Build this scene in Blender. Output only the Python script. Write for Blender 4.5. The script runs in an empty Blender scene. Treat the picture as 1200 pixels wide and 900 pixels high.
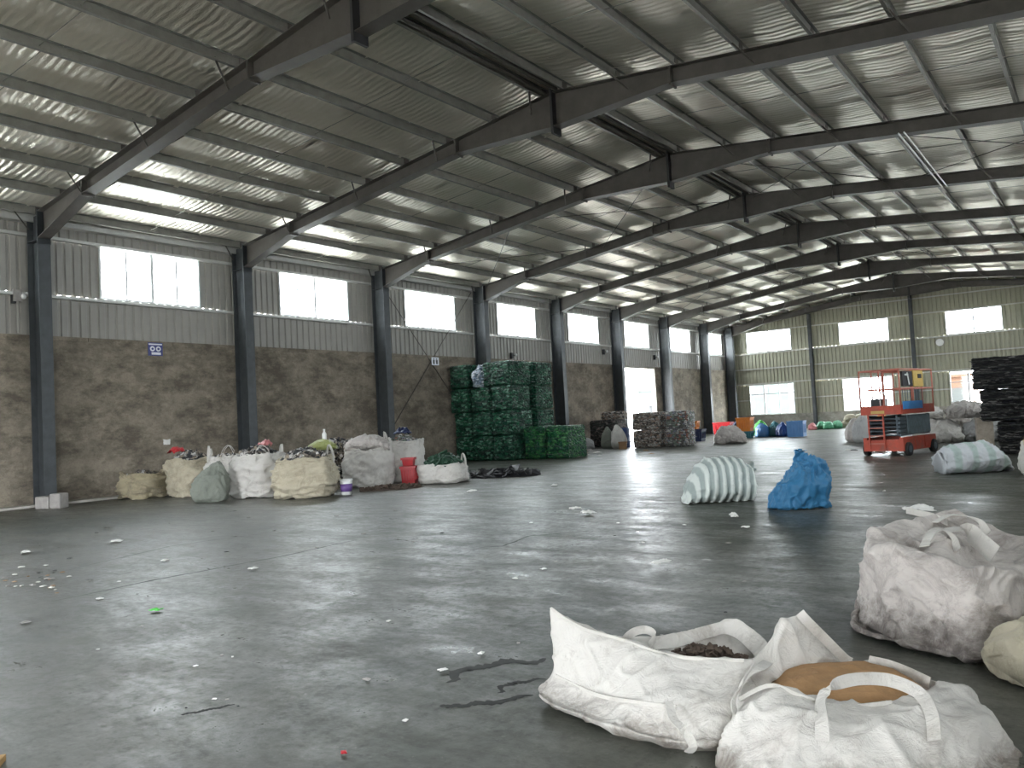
import bpy, bmesh, math, random
from mathutils import Vector, Matrix, noise
R = random.Random(7)
PI = math.pi
scene = bpy.context.scene
C = scene.collection

# ------------------------------------------------------------------ camera
FPX = 945.6                                   # focal length in pixels of a 1200 px wide frame
YAW, PITCH, ROLL = 0.6355, 0.0460, -0.0518
EYE = Vector((0, 0, 1.5286))
fw = Vector((-math.sin(YAW)*math.cos(PITCH), math.cos(YAW)*math.cos(PITCH), math.sin(PITCH)))
rt0 = Vector((math.cos(YAW), math.sin(YAW), 0)); up0 = rt0.cross(fw)
rt = rt0*math.cos(ROLL) + up0*math.sin(ROLL); up = -rt0*math.sin(ROLL) + up0*math.cos(ROLL)
cd = bpy.data.cameras.new('camera'); cam = bpy.data.objects.new('camera', cd); C.objects.link(cam)
cd.sensor_width = 36; cd.sensor_fit = 'HORIZONTAL'; cd.lens = FPX/1200*36; cd.clip_end = 500
cam.matrix_world = Matrix(((rt.x, up.x, -fw.x, EYE.x), (rt.y, up.y, -fw.y, EYE.y), (rt.z, up.z, -fw.z, EYE.z), (0, 0, 0, 1)))
scene.camera = cam
def at(px, py, d):                            # point of the hall measured at distance d along the view
    return EYE + (rt*(px-600)/FPX - up*(py-450)/FPX + fw)*d

# ------------------------------------------------------------------ sky, exposure
w = bpy.data.worlds.new('sky'); scene.world = w; w.use_nodes = True
wn = w.node_tree.nodes; wl = w.node_tree.links
bg = wn['Background']; bg.inputs[0].default_value = (0.91, 0.955, 1.0, 1); bg.inputs[1].default_value = 1.0
vs = scene.view_settings; vs.view_transform = 'Standard'; vs.look = 'None'; vs.gamma = 1.0; vs.use_curve_mapping = False
vs.exposure = 5.15
scene.display_settings.display_device = 'sRGB'
cy = scene.cycles
cy.use_denoising = True; cy.max_bounces = 10; cy.diffuse_bounces = 6; cy.glossy_bounces = 4; cy.transparent_max_bounces = 16
cy.sample_clamp_indirect = 6.0; cy.caustics_reflective = False; cy.caustics_refractive = False

# ------------------------------------------------------------------ hall dimensions (metres)
XL, XR, XRIDGE = -22.15, 2.75, -9.70          # left cladding, right cladding, ridge
YB, YF = -8.9, 56.4                           # wall behind the camera, far gable
FRAMES = [15.35 + 6*k for k in range(-4, 7)] + [55.8]
ZR, SL, SR = 8.95, 0.130, 0.105               # rafter top at the ridge, slopes left and right
SILL, HEAD, DADO = 5.48, 6.96, 4.36
def ztop(x): return ZR - (XRIDGE-x)*SL if x < XRIDGE else ZR - (x-XRIDGE)*SR
def zroof(x): return ztop(x) + 0.21

def portal(loc, rot, sx, sy):                 # marks a window or door opening through which the sky lights the hall
    l = bpy.data.lights.new('daylight_opening', 'AREA'); l.shape = 'RECTANGLE'; l.size = sx; l.size_y = sy
    l.cycles.is_portal = True
    o = bpy.data.objects.new('daylight_opening', l); C.objects.link(o); o.location = loc; o.rotation_euler = rot

# ------------------------------------------------------------------ mesh helpers
class MB:
    def __init__(s): s.v = []; s.f = []
    def add(s, vs, fs):
        n = len(s.v); s.v += [tuple(p) for p in vs]; s.f += [tuple(i+n for i in f) for f in fs]; return s
    def box(s, x0, x1, y0, y1, z0, z1):
        return s.add([(x0,y0,z0),(x1,y0,z0),(x1,y1,z0),(x0,y1,z0),(x0,y0,z1),(x1,y0,z1),(x1,y1,z1),(x0,y1,z1)],
                     [(0,3,2,1),(4,5,6,7),(0,1,5,4),(1,2,6,5),(2,3,7,6),(3,0,4,7)])
    def obox(s, c, sx, sy, sz, rot=None):
        m = rot or Matrix.Identity(3); c = Vector(c)
        p = [c + m @ Vector((a*sx/2, b*sy/2, d*sz/2)) for d in (-1,1) for a,b in ((-1,-1),(1,-1),(1,1),(-1,1))]
        return s.add(p, [(0,3,2,1),(4,5,6,7),(0,1,5,4),(1,2,6,5),(2,3,7,6),(3,0,4,7)])
    def tube(s, pts, r, n=8, closed=False):
        pts = [Vector(p) for p in pts]; m = len(pts); base = len(s.v)
        for i, p in enumerate(pts):
            a = pts[i-1] if (i or closed) else p; b = pts[(i+1) % m] if (i < m-1 or closed) else p
            t = (b-a).normalized(); q = t.cross(Vector((0,0,1)))
            if q.length < 1e-3: q = t.cross(Vector((1,0,0)))
            q.normalize(); u = q.cross(t); rr = r[i] if isinstance(r, (list, tuple)) else r
            for k in range(n):
                an = 2*PI*k/n; s.v.append(tuple(p + q*math.cos(an)*rr + u*math.sin(an)*rr))
        for i in range(m if closed else m-1):
            j = (i+1) % m
            for k in range(n): s.f.append((base+i*n+k, base+i*n+(k+1)%n, base+j*n+(k+1)%n, base+j*n+k))
        if not closed:
            s.f.append(tuple(base+k for k in reversed(range(n)))); s.f.append(tuple(base+(m-1)*n+k for k in range(n)))
        return s
    def prism(s, poly, axis, a, b):           # poly in the two other axes, extruded along axis from a to b
        def P(u, v, t): return (t,u,v) if axis == 0 else ((u,t,v) if axis == 1 else (u,v,t))
        n = len(poly); vs = [P(u,v,a) for u,v in poly] + [P(u,v,b) for u,v in poly]
        return s.add(vs, [tuple(range(n)), tuple(range(2*n-1, n-1, -1))] + [(i, n+i, n+(i+1)%n, (i+1)%n) for i in range(n)])
    def ribbon(s, pts, wid, side, t=0.004):   # flat strap along pts, width along 'side'
        pts = [Vector(p) for p in pts]; base = len(s.v); m = len(pts)
        for i, p in enumerate(pts):
            tg = (pts[min(i+1,m-1)] - pts[max(i-1,0)]).normalized(); sd = Vector(side) - tg*Vector(side).dot(tg); sd.normalize(); nn = tg.cross(sd)
            for a, b in ((-1,-1),(1,-1),(1,1),(-1,1)): s.v.append(tuple(p + sd*a*wid/2 + nn*b*t/2))
        for i in range(m-1):
            for k in range(4): s.f.append((base+i*4+k, base+i*4+(k+1)%4, base+i*4+4+(k+1)%4, base+i*4+4+k))
        s.f.append((base+3,base+2,base+1,base)); e = base+(m-1)*4; s.f.append((e,e+1,e+2,e+3))
        return s
    def mesh(s, name, mat=None, smooth=False, fix=True):
        me = bpy.data.meshes.new(name); me.from_pydata(s.v, [], s.f)
        if fix:
            bm = bmesh.new(); bm.from_mesh(me); bmesh.ops.recalc_face_normals(bm, faces=bm.faces); bm.to_mesh(me); bm.free()
        if smooth: me.polygons.foreach_set('use_smooth', [True]*len(me.polygons))
        if mat:
            for m in (mat if isinstance(mat, list) else [mat]): me.materials.append(m)
        me.update(); return me
    def build(s, name, mat=None, parent=None, smooth=False, loc=None, fix=True):
        return ob(name, s.mesh(name, mat, smooth, fix), parent, loc)
def ob(name, me, parent=None, loc=None, rz=0):
    o = bpy.data.objects.new(name, me); C.objects.link(o)
    if parent: o.parent = parent
    if loc is not None: o.location = loc
    if rz: o.rotation_euler = (0, 0, rz)
    return o
def tag(o, label=None, cat=None, group=None, kind=None):
    if label: o['label'] = label
    if cat: o['category'] = cat
    if group: o['group'] = group
    if kind: o['kind'] = kind
    return o
def thing(name, label, cat, loc=(0,0,0), rz=0, group=None, kind=None):
    return tag(ob(name, None, None, loc, rz), label, cat, group, kind)
def copy_tree(o, parent=None):
    c = o.copy(); C.objects.link(c); c.parent = parent
    for ch in list(o.children): copy_tree(ch, c)
    return c

# ------------------------------------------------------------------ materials
MATS = {}
def nodes(name, rough=0.6, metal=0.0, spec=0.5):
    m = bpy.data.materials.new(name); m.use_nodes = True; nt = m.node_tree; b = nt.nodes['Principled BSDF']
    b.inputs['Roughness'].default_value = rough; b.inputs['Metallic'].default_value = metal; b.inputs['Specular IOR Level'].default_value = spec
    MATS[name] = m; return m, nt, b
def N(nt, typ, **kw):
    n = nt.nodes.new(typ)
    for k, v in kw.items():
        if k in n.inputs: n.inputs[k].default_value = v
        else: setattr(n, k, v)
    return n
def coords(nt, scale=(1,1,1), kind='Object', rot=(0,0,0)):
    t = N(nt, 'ShaderNodeTexCoord'); mp = N(nt, 'ShaderNodeMapping'); mp.inputs['Scale'].default_value = scale; mp.inputs['Rotation'].default_value = rot
    nt.links.new(t.outputs[kind], mp.inputs[0]); return mp.outputs[0]
def worldpos(nt, scale=(1,1,1)):
    t = N(nt, 'ShaderNodeNewGeometry'); mp = N(nt, 'ShaderNodeMapping'); mp.inputs['Scale'].default_value = scale
    nt.links.new(t.outputs['Position'], mp.inputs[0]); return mp.outputs[0]
def noi(nt, vec, scale, detail=4, rough=0.6, dist=0.0):
    n = N(nt, 'ShaderNodeTexNoise'); n.inputs['Scale'].default_value = scale; n.inputs['Detail'].default_value = detail
    n.inputs['Roughness'].default_value = rough; n.inputs['Distortion'].default_value = dist; nt.links.new(vec, n.inputs['Vector']); return n.outputs['Fac']
def ramp(nt, fac, stops, mode='LINEAR'):
    r = N(nt, 'ShaderNodeValToRGB'); cr = r.color_ramp; cr.interpolation = mode
    while len(cr.elements) < len(stops): cr.elements.new(0.5)
    for e, (p, c) in zip(cr.elements, stops):
        e.position = p; e.color = (c, c, c, 1) if isinstance(c, (int, float)) else (*c, 1)
    nt.links.new(fac, r.inputs[0]); return r.outputs[0]
def mix(nt, fac, a, b, mode='MIX'):
    n = N(nt, 'ShaderNodeMix', data_type='RGBA', blend_type=mode)
    for sock, v in ((n.inputs[0], fac), (n.inputs[6], a), (n.inputs[7], b)):
        if hasattr(v, 'is_linked') or isinstance(v, bpy.types.NodeSocket): nt.links.new(v, sock)
        elif isinstance(v, (int, float)): sock.default_value = v
        else: sock.default_value = (*v, 1)
    return n.outputs[2]
def ridg(nt, vec, scale, detail=3):
    n = N(nt, 'ShaderNodeTexNoise', noise_type='RIDGED_MULTIFRACTAL'); n.inputs['Scale'].default_value = scale; n.inputs['Detail'].default_value = detail; n.inputs['Distortion'].default_value = 0.8; nt.links.new(vec, n.inputs['Vector']); return n.outputs['Fac']
def bump(nt, b, h, strength=0.3, dist=0.02, prev=None):
    n = N(nt, 'ShaderNodeBump'); n.inputs['Strength'].default_value = strength; n.inputs['Distance'].default_value = dist
    nt.links.new(h, n.inputs['Height'])
    if prev: nt.links.new(prev, n.inputs['Normal'])
    nt.links.new(n.outputs[0], b.inputs['Normal']); return n.outputs[0]
def plain(name, col, rough=0.55, metal=0.0, var=0.25, scale=6.0, bmp=0.15, dirt=None, spec=0.5):
    m, nt, b = nodes(name, rough, metal, spec); v = coords(nt)
    f = noi(nt, v, scale, 5, 0.65)
    c = ramp(nt, f, [(0.3, tuple(x*(1-var) for x in col)), (0.7, tuple(min(1, x*(1+var)) for x in col))])
    if dirt: c = mix(nt, ramp(nt, noi(nt, v, scale*0.6, 6, 0.7), [(0.5, 0.0), (0.68, 0.85)]), c, dirt)
    nt.links.new(c, b.inputs['Base Color'])
    if bmp: bump(nt, b, noi(nt, v, scale*4, 4), bmp, 0.01)
    return m

def mat_floor():
    m, nt, b = nodes('worn_epoxy_floor', 0.35, 0, 0.40)
    v = worldpos(nt); vy = worldpos(nt, (1.0, 0.35, 1.0)); vx = worldpos(nt, (0.45, 1.0, 1.0))
    mid = noi(nt, vy, 1.5, 10, 0.74, 0.4); fine = noi(nt, v, 12.0, 8, 0.78); big = noi(nt, v, 0.16, 6, 0.6, 0.5)
    c = ramp(nt, mid, [(0.30, (0.024, 0.028, 0.021)), (0.5, (0.047, 0.052, 0.041)), (0.70, (0.098, 0.100, 0.081))])
    c = mix(nt, ramp(nt, big, [(0.42, 0.0), (0.62, 0.5)]), c, (0.145, 0.135, 0.115))
    c = mix(nt, ramp(nt, fine, [(0.52, 0.0), (0.72, 0.55)]), c, (0.028, 0.028, 0.024))
    c = mix(nt, ramp(nt, noi(nt, v, 30, 5, 0.75), [(0.60, 0.0), (0.72, 0.5)]), c, (0.21, 0.205, 0.18))
    c = mix(nt, ramp(nt, noi(nt, worldpos(nt, (6.0, 0.25, 1.0)), 1.0, 6, 0.7, 0.3), [(0.62, 0.0), (0.70, 0.5)]), c, (0.03, 0.03, 0.027))
    nt.links.new(c, b.inputs['Base Color'])
    a_ = ramp(nt, noi(nt, vx, 2.2, 10, 0.8, 0.3), [(0.34, 0.22), (0.66, 0.56)])
    r = mix(nt, ramp(nt, fine, [(0.45, 0.0), (0.65, 0.55)]), a_, (0.62, 0.62, 0.62))
    nt.links.new(r, b.inputs['Roughness'])
    n1 = bump(nt, b, noi(nt, v, 1.6, 3), 0.05, 0.05)
    bump(nt, b, noi(nt, v, 34, 6, 0.75), 0.22, 0.006, n1)
    return m
def mat_concrete(name, a, bcol, stain):
    m, nt, b = nodes(name, 0.88)
    v = worldpos(nt)
    c = ramp(nt, noi(nt, v, 2.2, 9, 0.75), [(0.32, a), (0.68, bcol)])
    c = mix(nt, ramp(nt, noi(nt, worldpos(nt, (1, 0.8, 1.5)), 1.1, 10, 0.78), [(0.44, 0.0), (0.60, 0.9)]), c, stain)
    c = mix(nt, ramp(nt, noi(nt, worldpos(nt, (1, 0.5, 2.5)), 0.5, 8, 0.8), [(0.55, 0.0), (0.72, 0.6)]), c, tuple(x*1.9 for x in stain))
    c = mix(nt, ramp(nt, noi(nt, v, 22, 6, 0.8), [(0.5, 0.0), (0.75, 0.5)]), c, tuple(x*0.55 for x in stain))
    nt.links.new(c, b.inputs['Base Color']); bump(nt, b, noi(nt, v, 14, 6, 0.7), 0.35, 0.02); return m
def mat_foil():
    m, nt, b = nodes('silver_foil_insulation', 0.36, 0.8)
    v = worldpos(nt)
    c = ramp(nt, noi(nt, v, 0.5, 5, 0.6), [(0.3, (0.80, 0.755, 0.66)), (0.7, (0.96, 0.91, 0.81))])
    nt.links.new(c, b.inputs['Base Color'])
    n1 = bump(nt, b, noi(nt, worldpos(nt, (1.0, 5.0, 1.0)), 1.6, 4, 0.65), 0.5, 0.06)
    wv = N(nt, 'ShaderNodeTexWave', bands_direction='Y'); wv.inputs['Scale'].default_value = 1.9; wv.inputs['Distortion'].default_value = 2.5; wv.inputs['Detail'].default_value = 3; nt.links.new(worldpos(nt), wv.inputs['Vector'])
    n2 = bump(nt, b, wv.outputs['Fac'], 0.5, 0.03, n1); bump(nt, b, noi(nt, v, 9, 3, 0.6), 0.35, 0.02, n2); return m
def mat_fabric(name, col, dirt, amount=0.5, weave=True, rough=0.75, stripes=None, muddy=0.0):
    m, nt, b = nodes(name, rough, 0, 0.3); v = coords(nt)
    if stripes:
        c1, sc, lo, hi = stripes
        wv = N(nt, 'ShaderNodeTexWave', bands_direction='X'); wv.inputs['Scale'].default_value = sc; wv.inputs['Distortion'].default_value = 0.6; wv.inputs['Detail'].default_value = 1; nt.links.new(v, wv.inputs['Vector'])
        c = mix(nt, ramp(nt, wv.outputs['Fac'], [(lo, 0.0), (hi, 1.0)]), col, c1)
    else:
        c = ramp(nt, noi(nt, v, 3.0, 5), [(0.3, tuple(x*0.86 for x in col)), (0.7, col)])
    lo = 0.72 - amount*0.4
    c = mix(nt, ramp(nt, noi(nt, v, 2.6, 8, 0.78, 0.6), [(lo, 0.0), (lo+0.22, 0.8)]), c, dirt)
    c = mix(nt, ramp(nt, noi(nt, v, 16, 6, 0.75), [(0.58, 0.0), (0.76, 0.5)]), c, tuple(x*0.7 for x in dirt))
    if muddy:                                  # mud rubbed into the cloth where it lies on the floor
        sx = N(nt, 'ShaderNodeSeparateXYZ'); nt.links.new(v, sx.inputs[0]); mr = N(nt, 'ShaderNodeMapRange')
        for k_, q_ in ((1, 0.0), (2, muddy), (3, 0.30), (4, -0.12)): mr.inputs[k_].default_value = q_
        nt.links.new(sx.outputs[2], mr.inputs[0]); ad = N(nt, 'ShaderNodeMath', operation='ADD')
        nt.links.new(mr.outputs[0], ad.inputs[0]); nt.links.new(noi(nt, v, 6, 9, 0.78, 0.5), ad.inputs[1])
        c = mix(nt, ramp(nt, ad.outputs[0], [(0.54, 0.0), (0.80, 0.9)]), c, tuple(x*0.65 for x in dirt))
    nt.links.new(c, b.inputs['Base Color'])
    n0 = bump(nt, b, ridg(nt, v, 2.4), 0.5, 0.03)
    n1 = bump(nt, b, noi(nt, v, 9, 7, 0.68, 1.2), 0.5, 0.03, n0)
    if weave: bump(nt, b, noi(nt, v, 120, 2), 0.10, 0.003, n1)
    b.inputs['Sheen Weight'].default_value = 0.05
    return m
def mat_chunks(name, cols, scale=9.0, rough=0.4, stretch=(1,1,1.6), bmp=0.7, dark=(0.01,0.01,0.01), spec=0.5):
    m, nt, b = nodes(name, rough, 0, spec); v = coords(nt, stretch)
    nd = N(nt, 'ShaderNodeTexNoise'); nd.inputs['Scale'].default_value = 6; nt.links.new(v, nd.inputs['Vector'])
    ad = N(nt, 'ShaderNodeVectorMath', operation='MULTIPLY_ADD'); ad.inputs[1].default_value = (0.16,)*3; nt.links.new(nd.outputs['Color'], ad.inputs[0]); nt.links.new(v, ad.inputs[2])
    vo = N(nt, 'ShaderNodeTexVoronoi'); vo.inputs['Scale'].default_value = scale; nt.links.new(ad.outputs[0], vo.inputs['Vector'])
    sp = N(nt, 'ShaderNodeSeparateColor'); nt.links.new(vo.outputs['Color'], sp.inputs[0])
    k = len(cols); c = ramp(nt, sp.outputs[0], [(i/k, cc) for i, cc in enumerate(cols)], 'CONSTANT')
    ve = N(nt, 'ShaderNodeTexVoronoi', feature='DISTANCE_TO_EDGE'); ve.inputs['Scale'].default_value = scale; nt.links.new(ad.outputs[0], ve.inputs['Vector'])
    c = mix(nt, ramp(nt, ve.outputs['Distance'], [(0.0, 0.9), (0.09, 0.0)]), c, dark)
    nt.links.new(c, b.inputs['Base Color'])
    bump(nt, b, ramp(nt, ve.outputs['Distance'], [(0.0, 0.0), (0.25, 1.0)]), bmp, 0.05); return m

FLOOR = mat_floor()
CONC = mat_concrete('stained_plaster_wall', (0.18, 0.152, 0.118), (0.33, 0.285, 0.22), (0.10, 0.083, 0.062))
CONC2 = mat_concrete('pale_concrete', (0.30, 0.29, 0.25), (0.44, 0.42, 0.37), (0.2, 0.19, 0.16))
FOIL = mat_foil()
CLAD = plain('grey_coated_sheet', (0.33, 0.315, 0.285), 0.5, 0.0, 0.08, 1.5, 0.03)
CLAD2 = plain('pale_green_grey_sheet', (0.37, 0.36, 0.27), 0.5, 0.0, 0.08, 1.5, 0.03)
STEEL = plain('dark_painted_steel', (0.074, 0.066, 0.058), 0.5, 0.0, 0.25, 3, 0.05)
COLST = plain('blue_grey_painted_column', (0.050, 0.056, 0.060), 0.5, 0.0, 0.3, 3, 0.05)
GALV = plain('galvanised_purlin', (0.30, 0.295, 0.27), 0.42, 0.55, 0.15, 4, 0.03)
GIRT = plain('lit_galvanised_girt', (0.58, 0.58, 0.55), 0.45, 0.2, 0.1, 4, 0.03)  # paler than the purlins to paint in light on the girts' top faces
BLACK = plain('black_iron', (0.02, 0.02, 0.022), 0.5, 0, 0.2, 8, 0.05)
ALU = plain('white_window_profile', (0.75, 0.76, 0.76), 0.4, 0, 0.05, 3, 0)
def mat_glass():
    m = bpy.data.materials.new('window_glass'); m.use_nodes = True; nt = m.node_tree; nt.nodes.clear()
    o = N(nt, 'ShaderNodeOutputMaterial'); t = N(nt, 'ShaderNodeBsdfTransparent'); t.inputs[0].default_value = (0.93, 0.95, 0.95, 1)
    g = N(nt, 'ShaderNodeBsdfGlossy'); g.inputs['Roughness'].default_value = 0.03; mx = N(nt, 'ShaderNodeMixShader'); mx.inputs[0].default_value = 0.06
    nt.links.new(t.outputs[0], mx.inputs[1]); nt.links.new(g.outputs[0], mx.inputs[2]); nt.links.new(mx.outputs[0], o.inputs[0]); return m
GLASS = mat_glass()

# ------------------------------------------------------------------ floor, ground outside
tag(MB().box(XL-0.1, XR+0.1, YB-0.1, YF+0.1, -0.3, 0).build('floor', FLOOR), 'worn grey green coated concrete hall floor', 'floor', kind='structure')
GROUND = plain('pale_yard_concrete', (0.42, 0.41, 0.38), 0.9, 0, 0.15, 0.3, 0.1)
tag(MB().box(-160, 140, -140, 190, -0.6, -0.32).build('ground', GROUND), 'pale concrete yard outside the hall', 'ground', kind='structure')

# ------------------------------------------------------------------ walls
def sheet_mesh(wd, z0, top, mat, pitch=0.25, dep=0.045):
    """profiled wall sheet, local x along the wall, ribs towards -y; top = function of local x"""
    mb = MB(); n = max(1, round(wd/pitch)); p = wd/n; prof = []
    for i in range(n):
        a = i*p; prof += [(a, 0), (a+p*0.55, 0), (a+p*0.66, dep), (a+p*0.89, dep)]
    prof.append((wd, 0)); vs_ = []
    for x, y in prof: vs_ += [(x, y, z0), (x, y, top(x))]
    mb.add(vs_, [(2*i, 2*i+2, 2*i+3, 2*i+1) for i in range(len(prof)-1)])
    return mb.mesh('cladding_sheet', mat, fix=False)
SHEETS = {}
def sheet(parent, origin, rz, wd, z0, z1, mat):
    key = (round(wd, 3), round(z1-z0, 3), mat.name)
    if key not in SHEETS: SHEETS[key] = sheet_mesh(wd, 0, lambda x: z1-z0, mat)
    o = ob('cladding_sheet', SHEETS[key], parent, (origin[0], origin[1], z0), rz)
    return o
def run(parent, A, rz, length, z0, z1, mat, unit=1.0):
    n = max(1, round(length/unit)); wd = length/n; d = Vector((math.cos(rz), math.sin(rz), 0))
    for i in range(n): sheet(parent, Vector(A) + d*(i*wd) , rz, wd, z0, z1, mat)
WINN = [0]
PANES = {}
def window(A, rz, wd, z0, z1, cols=4, transom=None, label='', thick=0.07):
    """A = near lower corner on the wall plane, local x along the wall"""
    WINN[0] += 1
    t = thing('window_%d' % WINN[0], label, 'window', (A[0], A[1], z0), rz, kind='structure')
    h = z1-z0; fr = 0.05; key = (round(wd, 3), round(h, 3), cols, transom)
    if key not in PANES:
        mb = MB(); y0, y1 = -thick/2, thick/2
        mb.box(0, wd, y0, y1, 0, fr).box(0, wd, y0, y1, h-fr, h).box(0, fr, y0, y1, fr, h-fr).box(wd-fr, wd, y0, y1, fr, h-fr)
        for i in range(1, cols):
            x = wd*i/cols; q = 0.045 if i == cols//2 else 0.03; mb.box(x-q, x+q, y0*0.8, y1*0.8, fr, h-fr)
        if transom: mb.box(fr, wd-fr, y0*0.7, y1*0.7, h*transom-0.025, h*transom+0.025)
        pm = []
        cells = [(fr, h-fr)] if not transom else [(fr, h*transom-0.025), (h*transom+0.025, h-fr)]
        for i in range(cols):
            for c0, c1 in cells:
                pm.append(MB().box(wd*i/cols+0.03, wd*(i+1)/cols-0.03, -0.004, 0.004, c0, c1).mesh('pane', GLASS))
        PANES[key] = (mb.mesh('frame', ALU), pm)
    fm, pm = PANES[key]; ob('frame', fm, t)
    for p in pm: ob('pane', p, t)
    return t
def mid(A, rz, wd, z0, z1): d = Vector((math.cos(rz), math.sin(rz), 0)); return Vector(A) + d*(wd/2) + Vector((0, 0, (z0+z1)/2))

# left wall: stained dado, door opening, profiled sheet above, girts
DOOR = (40.55, 44.5)
mb = MB()
CI = XL + 0.13                                  # inner face of the plastered wall
mb.box(XL-0.12, CI, YB, DOOR[0], 0, DADO).box(XL-0.12, CI, DOOR[1], YF, 0, DADO)
wl_ = tag(mb.build('wall_left', CONC), 'long left wall, stained plaster below and grey profiled sheet above', 'wall', kind='structure')
for i in range(26):                             # plastered-over courses of the coping, each piece on its own
    y0 = YB + i*2.45
    if y0+2.4 < YF and not (y0+2.4 > DOOR[0] and y0 < DOOR[1]):
        MB().box(CI, CI+0.035, y0, y0+2.43, DADO-0.10-0.02*(i % 2), DADO).build('coping', CONC, wl_)
Lz = PI/2                                       # local x -> +y, local y -> -x (ribs outwards)
def wall_bays(parent, x, rz, out, frames, mat, side):
    for k in range(len(frames)-1):
        a, b = frames[k], frames[k+1]
        wa, wb = a + 1.76, a + 4.82
        if b-a < 5.5: wb = min(wb, b-0.25)
        def A(y, L): return (x, y, 0) if rz > 0 else (x, y+L, 0)
        run(parent, A(a, b-a), rz, b-a, DADO-0.02, SILL, mat)
        zt_ = zroof(x)+0.05
        run(parent, A(a, b-a), rz, b-a, HEAD, zt_, mat)
        run(parent, A(a, wa-a), rz, wa-a, SILL, HEAD, mat)
        if b-wb > 0.05: run(parent, A(wb, b-wb), rz, b-wb, SILL, HEAD, mat)
        nm = ['nearest the camera', 'second', 'third', 'fourth', 'fifth', 'sixth', 'seventh', 'eighth']
        if side == 'left':
            i = k-3
            lab = 'high four light window over the left wall, ' + (('%s in the row' % nm[i] if i else 'largest and nearest in view') if 0 <= i < 8 else 'behind the camera, opening %d' % k)
        else: lab = 'high four light window in the right wall, opening %d' % k
        window(A(wa, wb-wa), rz, wb-wa, SILL, HEAD, 4, None, lab)
        portal(mid((x + (0.06 if rz > 0 else -0.06), wa, 0), PI/2, wb-wa, SILL, HEAD), (0, -PI/2 if rz > 0 else PI/2, 0), HEAD-SILL, wb-wa)
        for gz in (SILL-0.04, HEAD+0.03):
            g = MB(); xi = 0.03*out; xo = 0.17*out
            xa, xb = sorted((x+xi, x+xo))
            g.box(xa, xb, a, b, gz-0.01, gz+0.0).box(xb-0.006 if out > 0 else xa, xb if out > 0 else xa+0.006, a, b, gz-0.07, gz-0.01)
            g.box(xa, xb, a, b, gz-0.075, gz-0.068)
            g.build('girt', GIRT, parent)
        g = MB(); xa, xb = sorted((x+0.03*out, x+0.25*out)); zt2 = zroof(x)-0.05
        g.box(xa, xb, a, b, zt2-0.22, zt2-0.21).box(xb-0.008 if out > 0 else xa, xb if out > 0 else xa+0.008, a, b, zt2-0.22, zt2).build('eave_girt', GIRT, parent)
wall_bays(wl_, XL, Lz, 1, FRAMES, CLAD, 'left')
for par, x, rz in ((wl_, XL, Lz),):
    run(par, (x, FRAMES[-1], 0), rz, YF-FRAMES[-1], DADO-0.02, zroof(x)+0.05, CLAD); run(par, (x, YB, 0), rz, FRAMES[0]-YB, DADO-0.02, zroof(x)+0.05, CLAD)
# edge frame of the doorway
d1 = thing('door_1', 'bright open doorway in the left wall behind the mixed bales', 'door', (XL, DOOR[0], 0), 0, kind='structure')
MB().box(-0.12, 0.16, 0, 0.10, 0, DADO-0.12).build('jamb', CONC2, d1); MB().box(-0.12, 0.16, DOOR[1]-DOOR[0]-0.1, DOOR[1]-DOOR[0], 0, DADO-0.12).build('jamb', CONC2, d1)
MB().box(-0.12, 0.16, 0, DOOR[1]-DOOR[0], DADO-0.12, DADO).build('lintel', CONC2, d1)
portal((XL+0.1, sum(DOOR)/2, DADO/2), (0, -PI/2, 0), DADO, DOOR[1]-DOOR[0])
# right wall (beside the camera)
wr_ = tag(MB().box(XR-0.13, XR+0.12, -2.0, YF, 0, DADO).box(XR-0.13, XR+0.12, YB, -7.6, 0, DADO).build('wall_right', CONC), 'long right wall beside the camera, plaster below sheet', 'wall', kind='structure')
wall_bays(wr_, XR, -PI/2, -1, FRAMES, CLAD, 'right')
run(wr_, (XR, YF, 0), -PI/2, YF-FRAMES[-1], DADO-0.02, zroof(XR)+0.05, CLAD); run(wr_, (XR, FRAMES[0], 0), -PI/2, FRAMES[0]-YB, DADO-0.02, zroof(XR)+0.05, CLAD)
portal((XR-0.1, -4.8, DADO/2), (0, PI/2, 0), DADO, 5.6)
# back wall with its open loading door
wb_ = tag(MB().box(XL, -15.5, YB-0.12, YB+0.1, 0, DADO).box(-8.5, XR, YB-0.12, YB+0.1, 0, DADO).build('wall_back', CONC), 'gable wall behind the camera with an open loading door', 'wall', kind='structure')
run(wb_, (XR, YB, 0), PI, XR-XL, DADO-0.02, 9.3, CLAD, 1.0)
portal((-12, YB+0.1, DADO/2), (PI/2, 0, 0), 7.0, DADO)

# far wall
FZ = 1.05; LH = 3.20
wf_ = tag(MB().box(XL, XR, YF-0.12, YF+0.12, 0, FZ).build('wall_far', CONC2), 'far gable wall of pale profiled sheet on a low plinth', 'wall', kind='structure')
FW = [(-20.58, -17.42), (-14.24, -11.15), (-7.88, -4.82), (-1.6, 1.5)]
names = ['left', 'middle', 'right', 'outermost right']
def farrun(x0, x1, z0, top):
    n = max(1, round((x1-x0)/1.0)); wd = (x1-x0)/n
    for i in range(n):
        a = x0 + i*wd
        if callable(top): ob('cladding_sheet', sheet_mesh(wd, 0, lambda x, a=a: top(a+x)-z0, CLAD2), wf_, (a, YF, z0))
        else: sheet(wf_, (a, YF, 0), 0, wd, z0, top, CLAD2)
edges = [XL] + [e for wv_ in FW for e in wv_] + [XR]
farrun(XL, XR, LH, SILL); farrun(XL, XR, HEAD, lambda x: zroof(x)+0.06)
for i in range(0, len(edges), 2): farrun(edges[i], edges[i+1], FZ, LH); farrun(edges[i], edges[i+1], SILL, HEAD)
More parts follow.
